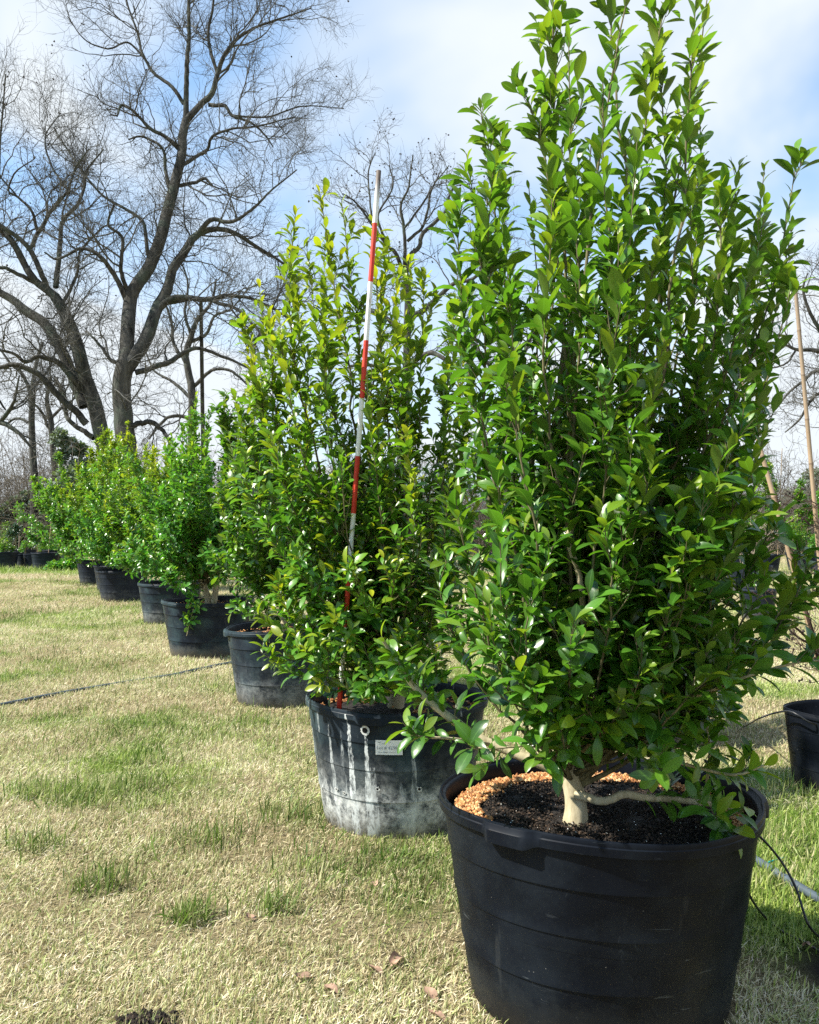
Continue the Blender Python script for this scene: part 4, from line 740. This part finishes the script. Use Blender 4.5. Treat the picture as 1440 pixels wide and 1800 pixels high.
limF = [[(700, 960, 15), (706, 800, 12.5), (712, 700, 11), (716, 600, 9.5), (716, 520, 8.5), (712, 480, 8), (714, 462, 7)],
        [(714, 466, 6), (722, 448, 5.8), (737, 434, 5.4), (745, 410, 5), (780, 376, 4), (790, 346, 3), (800, 320, 2)], [(712, 474, 5.5), (712, 440, 4.4), (710, 400, 4), (705, 362, 3.2), (718, 330, 2.5), (726, 272, 1.4)],
        [(712, 480, 5.5), (692, 442, 4.6), (680, 430, 4), (652, 392, 3), (627, 357, 2.2), (602, 340, 1.3)], [(716, 560, 8), (745, 545, 7.2), (772, 520, 6), (800, 497, 5), (835, 488, 4), (870, 440, 2.6), (900, 400, 1.6)],
        [(716, 424, 4), (742, 400, 3.4), (752, 370, 2.8), (760, 330, 2), (790, 290, 1.2)], [(710, 402, 3), (735, 370, 2.6), (760, 330, 2), (775, 300, 1.2)], [(655, 395, 2.6), (650, 350, 2.2), (648, 300, 1.8), (660, 268, 1)],
        [(714, 600, 6), (680, 560, 5), (640, 540, 4), (600, 500, 2.6)], [(714, 640, 7), (760, 620, 6), (800, 640, 4), (840, 620, 2.6)], [(712, 690, 6), (670, 650, 5), (640, 640, 3.6), (600, 650, 2)], [(680, 428, 3), (665, 380, 2.6), (690, 330, 2), (684, 290, 1.2)]]
bare_tree('bare_tree', 'bare tree behind the striped pole, its crown showing between the two nearest shrubs', 42.0, limF, 34, rs=0.72, group='bare winter trees', husks=380, n1=1.6, n2=2.5, n3=3.2, rmin=0.0085, husk_r=0.05)
limG = [[(1560, 960, 22), (1556, 860, 18), (1550, 780, 16), (1545, 700, 14), (1552, 600, 12), (1560, 480, 8)], [(1548, 730, 12), (1500, 660, 9), (1470, 635, 7), (1440, 617, 5.4), (1400, 614, 3.6), (1368, 600, 2)],
        [(1547, 700, 10), (1480, 620, 7), (1452, 590, 5.4), (1430, 562, 4.2), (1412, 512, 3), (1420, 480, 1.6)], [(1550, 780, 8), (1500, 700, 6), (1440, 652, 4.4), (1410, 672, 3.4), (1385, 692, 2.6), (1368, 715, 1.4)],
        [(1550, 790, 7), (1500, 722, 5), (1440, 692, 4), (1405, 738, 2.6), (1380, 760, 1.4)], [(1552, 620, 6), (1500, 560, 4), (1460, 520, 3), (1445, 470, 1.6)], [(1400, 614, 2.6), (1380, 640, 2.2), (1340, 650, 1.5)]]
bare_tree('bare_tree', 'bare tree beyond the bamboo stakes whose branches reach in at the picture edge', 38.0, limG, 35, rs=0.75, group='bare winter trees', husks=120, n1=1.7, n2=2.6, n3=3.4, rmin=0.008)
limH = [[(58, 960, 12), (60, 860, 11), (58, 790, 10), (55, 730, 9), (58, 690, 8), (62, 650, 6), (75, 600, 4)], [(58, 700, 6), (40, 660, 5), (20, 640, 4), (-10, 600, 2)], [(57, 745, 5), (30, 735, 4), (5, 745, 3), (-30, 720, 2)], [(60, 680, 5), (85, 650, 4), (100, 610, 2.6)]]
bare_tree('bare_tree', 'thin grey bare tree standing in the thicket at the far left', 50.0, limH, 36, rs=0.58, group='bare winter trees', husks=90, n1=1.2, n2=2.0, n3=2.6, rmin=0.010)
limI = [[(96, 960, 11), (98, 860, 10), (92, 780, 9), (88, 735, 8), (82, 700, 6), (90, 660, 4)], [(88, 740, 5), (110, 715, 4), (130, 700, 3), (150, 660, 2)], [(90, 760, 5), (70, 720, 4), (45, 700, 2.6)]]
bare_tree('bare_tree', 'short crooked bare tree next to the thin grey one in the thicket', 50.0, limI, 37, rs=0.58, group='bare winter trees', husks=60, n1=1.2, n2=2.0, n3=2.6, rmin=0.010)
limJ = [[(-130, 960, 26), (-125, 800, 22), (-110, 700, 18), (-90, 600, 14), (-60, 500, 8)], [(-118, 745, 12), (-60, 722, 9), (0, 742, 6.5), (25, 755, 5), (45, 775, 3.4), (62, 795, 1.8)], [(0, 742, 5), (20, 715, 4), (28, 690, 3), (34, 660, 1.6)], [(-100, 650, 9), (-50, 560, 6), (-10, 400, 4), (0, 260, 2.6), (10, 130, 1.4)], [(-60, 722, 5), (-20, 690, 4), (10, 720, 2)]]
bare_tree('bare_tree', 'bare tree outside the left edge with a dark drooping branch reaching in', 34.0, limJ, 38, rs=0.75, group='bare winter trees', husks=80, n1=1.4, n2=2.2, n3=3.0)
limK = [[(905, 960, 13), (900, 800, 11), (890, 700, 9), (880, 600, 7), (900, 520, 4)], [(892, 700, 6), (860, 640, 5), (830, 600, 4), (810, 540, 2.4)], [(890, 680, 6), (930, 600, 5), (960, 520, 3), (955, 460, 1.6)], [(885, 620, 5), (860, 540, 4), (870, 450, 2), (890, 380, 1.2)]]
bare_tree('bare_tree', 'bare tree hidden behind the foreground shrub, twigs showing at its left side', 46.0, limK, 39, rs=0.70, group='bare winter trees', husks=150, n1=1.4, n2=2.2, n3=3.0, rmin=0.009)

# ------------------------------------------------------------------ grey thicket, junipers
def thicket():
    rng = np.random.default_rng(61); g = Geo(); n = 6000
    y = 48+26*rng.random(n); x = (rng.random(n)*2-1)*(y*0.62+6); hh = (2.2+6.2*rng.random(n)**1.2)*(0.7+0.6*fbm(x*0.12, y*0.1, 3))
    hh = np.where(x < -20, hh*1.25, hh*0.95); p0 = np.stack([x, y, np.zeros(n)-0.02], -1); d = norm(np.stack([rng.normal(size=n)*0.35, rng.normal(size=n)*0.3, np.ones(n)], -1))
    st = walk(rng, p0, d, hh, 8, 0.16, -0.03); V, F = tubes(st, (0.014+0.02*rng.random(n))[:, None]*np.linspace(1, .4, 8), 3); g.add(V, F)
    m = np.repeat(np.arange(n), 9); t = 0.15+0.85*rng.random(len(m)); p, T = at(st, m, t); b = walk(rng, p, norm(T*0.6+perp(T, rng)), 0.5+1.1*rng.random(len(m)), 5, 0.3, -0.05); V, F = tubes(b, np.full((len(m), 5), 0.012)*np.linspace(1, .6, 5), 3); g.add(V, F)
    m = np.repeat(np.arange(len(b)), 2); t = rng.random(len(m)); p, T = at(b, m, t); c = walk(rng, p, norm(T*0.6+perp(T, rng)), 0.3+0.5*rng.random(len(m)), 3, 0.3); V, F = tubes(c, np.full((len(m), 3), 0.010), 3); g.add(V, F)
    return g
M['thicket'] = bark_mat('thicket', (0.075, 0.066, 0.054), (0.20, 0.175, 0.14), 0.35, (0.09, 0.10, 0.08), st=(1, 1, 1), bmp=0)
tag(obj('treeline', thicket().mesh('treeline', True), M['thicket']), 'grey brown tangle of bare brush closing off the far side of the nursery', 'thicket', kind='stuff')
def clump_plant(rng, cen, R, n, size, squash=(1, 1, 1), drop=0.0):
    """leaf positions for a leafy mass built from lumps"""
    k = max(4, n//260); c = norm(rng.normal(size=(k, 3)))*(rng.random((k, 1))**0.45)*R*0.78*np.array(squash); q = rng.integers(0, k, n); r = R*(0.22+0.2*rng.random(k))
    dv = norm(rng.normal(size=(n, 3))); p = np.asarray(cen)+c[q]+dv*(r[q]*rng.random(n)**0.4)[:, None]; D = norm(dv+rng.normal(size=(n, 3))*0.5+np.array([0, 0, 0.35-drop])); N = norm(dv*0.6+np.array([0, 0, .7])+rng.normal(size=(n, 3))*0.3)
    return p, D, N, size*(0.6+0.8*rng.random(n)), np.clip(rng.normal(size=n)*0.25+0.2*(p[:, 2]-cen[2])/R, 0, 1)
def leafy(name, label, base, stems, lumps, mat, L, lw, seed, cat, group=None, lod='low', wood='twig_shrub', part='foliage', sq=(1, 1, 1)):
    rng = np.random.default_rng(seed); base = np.asarray(base, float); t = thing(name, label, cat, base, group); g = Geo()
    for s_ in stems: q = resample(s_, 10); V, F = tubes(q[:, :3], q[:, 3], 6); g.add(V, F)
    obj('trunk' if cat == 'tree' else 'stems', g.mesh('stems', True, base), M[wood], t)
    if lumps:
        P_ = [clump_plant(rng, c, R, n, L, sq) for c, R, n in lumps]; p, D, N, ln, y = [np.concatenate(z) for z in zip(*P_)]; k = p[:, 2] > 0.03; p, D, N, ln, y = p[k], D[k], N[k], ln[k], y[k]
        obj('crown' if cat == 'tree' else part, leaf_mesh('foliage', p-base, D, N, ln, ln*lw, y, rng, lod), M[mat], t)
    return t
def v4(p, r): return np.append(np.asarray(p, float), r)
for i, (px, d, w, h, lb) in enumerate(((125, 47, 3.4, 7.6, 'grey green juniper behind the far end of the main row'), (40, 52, 3.4, 3.6, 'low dark juniper in the thicket above the far left pots'), (90, 50, 2.4, 3.2, 'rounded dark juniper at the foot of the thicket, right of the thin stakes'), (500, 52, 3.0, 5.2, 'juniper hidden behind the second and third shrubs'), (1180, 50, 4.0, 5.0, 'juniper behind the foreground shrub'), (1425, 62, 5.0, 6.6, 'dark juniper mass beyond the upright bamboo stake'))):
    c = G(px, d); leafy('juniper_tree', lb, c, [[v4(c, .14), v4(c+[0, 0, h*.5], .09), v4(c+[.1, 0, h*.9], .03)]], [(c+[0, 0, h*.30], w*.62, 2600), (c+[.2, 0, h*.58], w*.50, 2000), (c+[-.1, 0, h*.82], w*.32, 1000)], 'leaf_juniper', 0.26, 0.32, 70+i, 'tree', 'junipers in the thicket', wood='twig_tree')

# ------------------------------------------------------------------ right hand side: staked crape myrtle, empty looking pots, second row
cS, rS, hS = SMALLPOT
pot('nursery_pot', 'small glossy black pot holding two bamboo stakes, a thin tube running over its rim', cS, rS, hS, M['pot_clean'], seed=21, segs=72, group='small black pots right of the row', soil_drop=0.14, lugs=(R_(-115), R_(60)), key='small')
s1a, s1b = P(1470, 1310, 4.52), P(1395, 468, 4.40); s2a, s2b = P(1475, 1290, 4.42), P(1290, 618, 4.62)
s1 = stake('bamboo_stake', 'nearly upright tall bamboo stake at the right, bare against the sky', 'stake', s1a, s1b, 0.0138, M['bamboo'], 'bamboo stakes', nodes=0.24, taper=0.7)
s2 = stake('bamboo_stake', 'slanted bamboo stake with green ties crossing behind the foreground shrub', 'stake', s2a, s2b, 0.0140, M['bamboo'], 'bamboo stakes', nodes=0.24, taper=0.8)
def tie(st, k):
    z = np.array([-.010, -.006, .006, .010]); L_ = Vector(P(0, 0, 1)); V, F = tubes(np.stack([z*0, z*0, z], -1), np.array([.018, .021, .021, .018]), 12, True); o = obj('tie', mesh('tie', V, F), M['tape'], st); o.location = (0, 0, k)
    tail = resample([[.018, 0, 0, .003], [.045, .01, -.012, .003], [.07, .0, -.03, .002]], 6); V, F = tubes(tail[:, :3], tail[:, 3], 5); q = obj('tape_end', mesh('tape_end', V, F), M['tape'], o)
for py in (938, 1122): tie(s2, float(np.linalg.norm((s2b-s2a)*((1290-py)/(1290-618.)))))
tie(s1, float(np.linalg.norm((s1b-s1a)*((1310-1046)/(1310-468.)))))
def myrtle():
    rng = np.random.default_rng(81); b = P(1455, 1290, 4.5); t = thing('crape_myrtle', 'leafless crape myrtle with reddish stems and black seed capsules tied to the slanted stake', 'shrub', b, 'crape myrtles'); g = Geo(); c = Geo()
    stems = [L3([(1455, 1290, 4.50, .014), (1445, 1180, 4.47, .012), (1425, 1100, 4.43, .011), (1408, 1040, 4.43, .009), (1392, 970, 4.48, .008), (1378, 925, 4.5, .006), (1365, 870, 4.5, .004)]), L3([(1455, 1280, 4.5, .010), (1452, 1200, 4.4, .009), (1425, 1130, 4.3, .007), (1382, 1090, 4.2, .005), (1375, 1085, 4.2, .003)]),
             L3([(1460, 1280, 4.5, .010), (1450, 1190, 4.4, .008), (1430, 1140, 4.3, .007), (1400, 1118, 4.2, .005), (1378, 1096, 4.15, .003)]), L3([(1462, 1280, 4.5, .010), (1490, 1100, 4.4, .008), (1480, 980, 4.4, .006), (1450, 900, 4.4, .004), (1425, 880, 4.4, .002)])]
    R = np.array([resample(s_, 20) for s_ in stems]); V, F = tubes(R[..., :3], R[..., 3], 7); g.add(V, F); m = np.repeat(np.arange(len(R)), 16); tt = 0.35+0.65*rng.random(len(m)); p, T = at(R[..., :3], m, tt)
    w = walk(rng, p, norm(T*0.5+perp(T, rng)), 0.10+0.18*rng.random(len(m)), 6, 0.15, 0.05); V, F = tubes(w, np.full((len(m), 6), .0022)*np.linspace(1.2, .6, 6), 4); g.add(V, F)
    mm = np.repeat(np.arange(len(w)), 2); p, T = at(w, mm, 0.4+0.6*rng.random(len(mm))); w2 = walk(rng, p, norm(T+perp(T, rng)), 0.05+0.06*rng.random(len(mm)), 4, 0.15); V, F = tubes(w2, np.full((len(mm), 4), .0014), 3); g.add(V, F)
    cen = np.concatenate([w2[:, -1], w2[:, 2]+rng.normal(size=(len(w2), 3))*.008, w[:, -1]]); V, F, A = grains(cen, 0.0075*(0.6+0.6*rng.random(len(cen))), rng, 1.1); obj('stems', g.mesh('stems', True, b), M['twig_dark'], t); o = obj('seed_capsules', mesh('seed_capsules', V-b, F, False, {'leaf': A}), M['capsule'], t); o['kind'] = 'stuff'
myrtle()
pot('nursery_pot', 'black pot standing behind the foreground shrub, its wall showing between the low leaves', SECONDPOT[0], SECONDPOT[1], SECONDPOT[2], M['pot_far'], seed=22, segs=72, group='large black pots of the second row', key='second')
leafy('evergreen_shrub', 'low dark shrub in the pot behind the foreground shrub', SECONDPOT[0]+[0, 0, .5], [[v4(SECONDPOT[0]+[0, 0, .48], .03), v4(SECONDPOT[0]+[.03, 0, .8], .025), v4(SECONDPOT[0]+[-.05, 0, 1.5], .01)]], [(SECONDPOT[0]+[-.1, 0, 1.15], .55, 900)], 'leaf_deep', .08, .2, 90, 'shrub', 'second row shrubs', lod='mid')
# twiggy cut back shrubs in two pots, one before the other
def twiggy(name, label, c, z, n, h, r, seed, mat):
    rng = np.random.default_rng(seed); b = np.asarray(c)+np.array([0, 0, z]); t = thing(name, label, 'shrub', b, 'dormant twiggy shrubs'); g = Geo()
    p0 = b+rng.normal(size=(n, 3))*np.array([.06, .06, 0]); d = norm(np.stack([rng.normal(size=n)*.42, rng.normal(size=n)*.42, np.ones(n)], -1)); st = walk(rng, p0, d, h*(.6+.6*rng.random(n)), 9, .07, .05); V, F = tubes(st, np.full((n, 9), r)*np.linspace(1, .5, 9), 5); g.add(V, F)
    m = np.repeat(np.arange(n), 4); p, T = at(st, m, .3+.6*rng.random(len(m))); w = walk(rng, p, norm(T+perp(T, rng)*.7), .2+.3*rng.random(len(m)), 6, .1, .03); V, F = tubes(w, np.full((len(m), 6), r*.6), 4); g.add(V, F); obj('stems', g.mesh('stems', True, b), M[mat], t)
c1, c2 = G(1316, 19.0), G(1332, 13.2)
pot('nursery_pot', 'black pot of pale dormant twigs, standing on the lit grass of the second row', c1, .52, .62, M['pot_far'], seed=1, segs=48, group='large black pots of the second row', key='far')
twiggy('dormant_shrub', 'pale leafless twiggy shrub spraying up from the second row pot', c1, .5, 28, 1.3, .008, 91, 'twig_pale')
pot('nursery_pot', 'black pot in front of the pale dormant twigs, half covered by foreground leaves', c2, .30, .48, M['pot_far'], seed=23, segs=48, group='small black pots right of the row', key='mid')
leafy('young_shrub', 'few dark stems in the half covered pot before the dormant twigs', c2+[0, 0, .4], [[v4(c2+[.02*k, .03*k, .36], .008), v4(c2+[.05*k, .0, .55], .006), v4(c2+[.12*k, .02, .75], .003)] for k in (-1, 0, 1)], [(c2+[0, 0, .62], .16, 60)], 'leaf_deep', .06, .22, 92, 'shrub', lod='mid')
# second row: evergreen shrubs in pots with thin stakes
for i, (px, d, top, w, mt, lb) in enumerate(((1296, 27.0, 812, .85, 'leaf_bright', 'behind the pale dormant twigs, left one'), (1345, 28.5, 792, .95, 'leaf_gold', 'directly behind the slanted bamboo stake'), (1408, 30.0, 835, .75, 'leaf_gold', 'between the slanted and the upright stake'), (1450, 27.5, 850, .85, 'leaf_bright', 'cut by the right picture edge'), (1236, 24.0, 830, .8, 'leaf_deep', 'seen through the right side of the foreground shrub'), (1190, 30.0, 800, .9, 'leaf_bright', 'behind the middle of the foreground shrub'), (985, 26.0, 860, .8, 'leaf_deep', 'seen low between the foreground stems'), (1090, 23.0, 850, .8, 'leaf_gold', 'beside the white post in the second row'), (880, 30.0, 830, .9, 'leaf_deep', 'in the gap between the two nearest shrubs'), (780, 34.0, 850, .9, 'leaf_gold', 'low behind the striped pole shrub'))):
    c = G(px, d); pot('nursery_pot', 'black second row pot of the shrub '+lb, c, .52, .62, M['pot_far'], seed=1, segs=48, group='large black pots of the second row', key='far')
    H = CAMH-(top-HY)/FPX*d-.55; leafy('evergreen_shrub', 'second row shrub '+lb, c+[0, 0, .53], [[v4(c+[0, 0, .5], .05), v4(c+[.05, 0, .8], .04), v4(c+[0, 0, H*.8], .015)], [v4(c+[0, 0, .5], .03), v4(c+[.2, 0, 1.0], .02), v4(c+[.3, 0, H*.8], .01)]], [(c+[0, 0, .62+H*.28], w*.85, 1300), (c+[.05, 0, .6+H*.52], w*.75, 1100), (c+[-.05, 0, .55+H*.76], w*.5, 700), (c+[0, 0, .5+H*.93], w*.25, 200)], mt, .10, .2, 100+i, 'shrub', 'second row shrubs', lod='mid')
    if i in (1, 2, 3, 7): stake('thin_stake', ('thin cane in the second row shrub '+lb), 'stake', c+[.3, -.3, .4], c+[.36+.1*i, -.3, H+.7-.1*i], .016, M['bamboo'], 'thin canes of the second row', nodes=.3, sides=8)
pst = P(1098, 1012, 12.0); pst[2] = 0
stake('marker_post', 'short white painted post seen between the foreground stems', 'post', pst, pst+[.04, 0, .98], .045, M['white_paint'], sides=12)
# hoses, pipe and irrigation tubes
def hose(name, label, pts, r, mat, cat, group=None, sides=10, K=60):
    q = resample(pts, K); V, F = tubes(q, np.full(K, r), sides, True); return tag(obj(name, mesh(name, V, F), mat), label, cat, group)
def g2(px, py, z): d = FPX*(CAMH-z)/(py-HY); return G(px, d, z)
hose('garden_hose', 'long black hose half sunk in the straw grass left of the row', [g2(-120, 1262, .012), g2(0, 1239, .016), g2(70, 1225, .014), g2(130, 1214, .010), g2(190, 1204, .012), g2(240, 1196, .006), g2(300, 1187, .017), g2(345, 1177, .012), g2(410, 1164, .018), g2(500, 1150, .015), g2(600, 1135, .015)], .014, M['pipe'], 'hose', K=90)
hose('water_pipe', 'straight grey plastic pipe lying on green grass right of the clean pot', [g2(1180, 1425, .034), g2(1300, 1494, .036), g2(1370, 1537, .038), g2(1440, 1580, .036), g2(1560, 1650, .034)], .0165, M['pipe'], 'pipe', sides=14)
hose('drip_tube', 'thin tube arching over the grey pipe to the bare dirt patch', [P(1300, 1452, 2.75), P(1335, 1470, 2.80), P(1372, 1512, 2.82), P(1398, 1558, 2.78), P(1412, 1600, 2.72), P(1424, 1630, 2.70), g2(1450, 1652, .008), g2(1500, 1660, .006)], .0042, M['tube'], 'tube', 'thin drip tubes', 8)
hose('drip_tube', 'thin tube coming from behind the clean pot below the grey pipe', [P(1296, 1530, 2.55), P(1310, 1548, 2.6), P(1320, 1578, 2.66), g2(1345, 1612, .025), g2(1380, 1640, .018), g2(1410, 1654, .012), g2(1450, 1678, .010), g2(1520, 1720, .006)], .0042, M['tube'], 'tube', 'thin drip tubes', 8)
hose('drip_tube', 'thin tube arching from the grass into the small glossy pot', [g2(1270, 1290, .006), g2(1308, 1277, .02), P(1335, 1263, 4.5), P(1360, 1254, 4.5), P(1385, 1250, 4.38), P(1400, 1255, 4.32), P(1420, 1268, 4.30), P(1440, 1276, 4.32), P(1460, 1290, 4.4)], .0048, M['tube'], 'tube', 'thin drip tubes', 8)
tp = [g2(1346, 1518, .03), g2(1360, 1513, .035), g2(1377, 1508, .03)]; hose('tape_scrap', 'short scrap of green tape lying on the grey pipe', tp, .004, M['tape'], 'tape', K=12)
# fallen leaves and a dark clod
rng = np.random.default_rng(95); DL = []
for i, (px, py, s_, lb) in enumerate(((533, 1716, .030, 'lone rounded pinkish dead leaf left of the leaf pair'), (660, 1706, .034, 'flat brown dead leaf of the pair below the stained pot'), (696, 1688, .036, 'upright curled dead leaf beside the flat brown one'), (582, 1738, .026, 'small brown dead leaf just below the lone pinkish one'), (757, 1748, .032, 'reddish dead leaf near the foot of the clean pot'), (660, 1552, .026, 'dead leaf below the stained pot, farthest up the lawn'), (768, 1786, .034, 'pale crumpled dead leaf at the bottom edge'), (440, 1612, .022, 'tiny dead leaf alone on the open lawn'), (1418, 1662, .02, 'pale dry leaf lying on the bare dirt patch'))):
    g = g2(px, py, .016); nn = 7; a = np.linspace(-1, 1, nn); uu, vv = np.meshgrid(a, a, indexing='ij'); w = np.sqrt(np.clip(1-uu**2, 0, 1))*(.62+.08*np.sin(uu*9)); th = rng.random()*6.28
    x = uu*s_; y = vv*w*s_*.8; z = .006*np.sin(uu*3+th)+(.012+.012*(i == 2))*(vv*w)**2*1.6+.010*uu*math.sin(th*3); V = np.stack([x*math.cos(th)-y*math.sin(th), x*math.sin(th)+y*math.cos(th), z], -1).reshape(-1, 3); q = (np.arange(nn-1)[:, None]*nn+np.arange(nn-1)[None]).ravel()
    o = obj('fallen_leaf', mesh('fallen_leaf', V, np.stack([q, q+nn, q+nn+1, q+1], -1)), M['dead_leaf'], loc=g); tag(o, lb, 'leaf', 'dead leaves on the grass'); o.rotation_euler = (rng.normal()*.3, rng.normal()*.3, 0)
cd = g2(262, 1795, .01); rr = np.random.default_rng(97); cen = rr.normal(size=(300, 3))*np.array([.040, .018, .004])+np.array([0, 0, .006]); V, F, A = grains(cen, .006*(.5+rr.random(300)), rr); tag(obj('soil_clod', mesh('soil_clod', V, F, False, {'leaf': A}), M['crumb'], loc=cd), 'dark crumbled clod of potting soil on the grass at the bottom edge', 'clod')
# ------------------------------------------------------------------ far left: pots with young plants
FL = [('wide', G(80, 31.0), .46, .60, 'black pot with a thin stake at the far left, nearest the end of the row'), ('edge', G(8, 32.0), .50, .56, 'black pot of bright foliage cut by the left picture edge'), ('mid', G(42, 33.0), .30, .52, 'narrow black pot between the edge pot and the stake pot'), ('mid2', G(55, 32.6), .22, .50, 'smallest black pot beside the narrow one at the far left'), ('back', G(28, 40.0), .32, .62, 'black pot holding the dark rounded holly at the far left'), ('back2', G(53, 40.5), .30, .62, 'black pot behind the narrow one, right of the holly'), ('back3', G(95, 36.0), .50, .58, 'black pot behind the stake pot at the far left'), ('back4', G(128, 35.0), .50, .60, 'black pot behind the sprawling plant next to the row')]
for nm, c, r, h, lb in FL: pot('nursery_pot', lb, c, r, h, M['pot_far'], seed=1 if r > .4 else 24, segs=40, group='pots at the far left', key='far' if r > .4 else 'farsmall')
leafy('young_shrub', 'bright yellow green shrub in the pot at the left edge', FL[1][1]+[0, 0, .5], [[v4(FL[1][1]+[0, 0, .45], .02), v4(FL[1][1]+[0, 0, .9], .01), v4(FL[1][1]+[.05, 0, 1.0], .01)]], [(FL[1][1]+[-.05, 0, .85], .42, 500), (FL[1][1]+[.2, .1, .75], .3, 250)], 'leaf_gold', .08, .22, 120, 'shrub', 'young plants at the far left')
c = FL[4][1]; leafy('holly_shrub', 'dark blue green holly, round crowned, in a black pot at the far left', c+[0, 0, .55], [[v4(c+[0, 0, .5], .02), v4(c+[0, 0, .9], .02), v4(c+[0, 0, 1.5], .01)]], [(c+[0, 0, 1.15], .48, 500), (c+[.05, 0, 1.55], .34, 260)], 'leaf_blue', .10, .3, 121, 'shrub', 'young plants at the far left')
c = G(70, 44); leafy('holly_shrub', 'small dark holly behind the stake pot at the far left', c, [[v4(c, .02), v4(c+[0, 0, .5], .02), v4(c+[0, 0, 1.1], .01)]], [(c+[0, 0, 1.15], .40, 320), (c+[.05, 0, .7], .35, 200)], 'leaf_blue', .10, .3, 122, 'shrub', 'young plants at the far left')
for i, (px, d, top, w, lb) in enumerate(((33, 42, 882, .55, 'young tree with the highest bright tuft at the far left'), (55, 43, 902, .42, 'young tree with a thin tuft, right of the highest one'), (68, 44, 912, .35, 'shortest young tree with a sparse tuft at the far left'))):
    c = G(px, d); H = CAMH-(top-HY)/FPX*d; leafy('young_tree', lb, c, [[v4(c, .018), v4(c+[.02, 0, H*.5], .016), v4(c+[0, 0, H*.95], .01)]], [(c+[0, 0, H*.86], w, 150), (c+[.3, 0, H*.72], w*.6, 70)], 'leaf_bright', .17, .16, 130+i, 'tree', 'young staked trees at the far left', wood='twig_pale')
stake('thin_stake', 'thin pale cane standing in the far left pot nearest the row', 'stake', FL[0][1]+[.1, 0, .4], FL[0][1]+[.25, 0, 2.3], .014, M['bamboo'], 'canes at the far left', nodes=.3, sides=8)
stake('thin_stake', 'thin pale cane behind the sparse young tree at the far left', 'stake', G(66, 43.5), G(65, 43.5)+[0, 0, 2.1], .016, M['bamboo'], 'canes at the far left', nodes=.3, sides=8)
c = G(122, 30.0); leafy('leafy_perennial', 'sprawling broad leaved green plant on the grass beside the end of the row', c, [[v4(c, .02), v4(c+[.1, 0, .15], .02), v4(c+[.2, 0, .3], .01)]], [(c+[0, 0, .22], .55, 320), (c+[-.4, 0, .18], .4, 160), (c+[.4, .1, .25], .4, 160)], 'leaf_bright', .17, .26, 140, 'plant', sq=(1, 1, .5))
c = G(92, 29.6); leafy('leafy_perennial', 'small leafy weed at the foot of the far left stake pot', c, [[v4(c, .01), v4(c+[.05, 0, .1], .01), v4(c+[.1, 0, .2], .01)]], [(c+[0, 0, .14], .26, 120)], 'leaf_bright', .14, .3, 141, 'plant', sq=(1, 1, .6))
for i, (px, d, R, z, mt, lb) in enumerate(((72, 36, .5, .95, 'leaf_gold', 'bright shrub behind the far left stake pot'), (110, 37, .7, .95, 'leaf_gold', 'yellowish brush shrub between the holly and the end of the row'), (45, 37, .35, .75, 'leaf_bright', 'small bright shrub beside the narrow far left pot'), (3, 46, .9, 1.7, 'leaf_gold', 'golden shrub at the left edge under the thicket'), (142, 38, .8, 1.1, 'leaf_bright', 'green shrub tucked behind the farthest pot of the row'))):
    c = G(px, d); leafy('young_shrub', lb, c, [[v4(c, .02), v4(c+[0, 0, z*.6], .02), v4(c+[0, 0, z], .01)]], [(c+[0, 0, z], R, 420)], mt, .09, .2, 150+i, 'shrub', 'young plants at the far left')
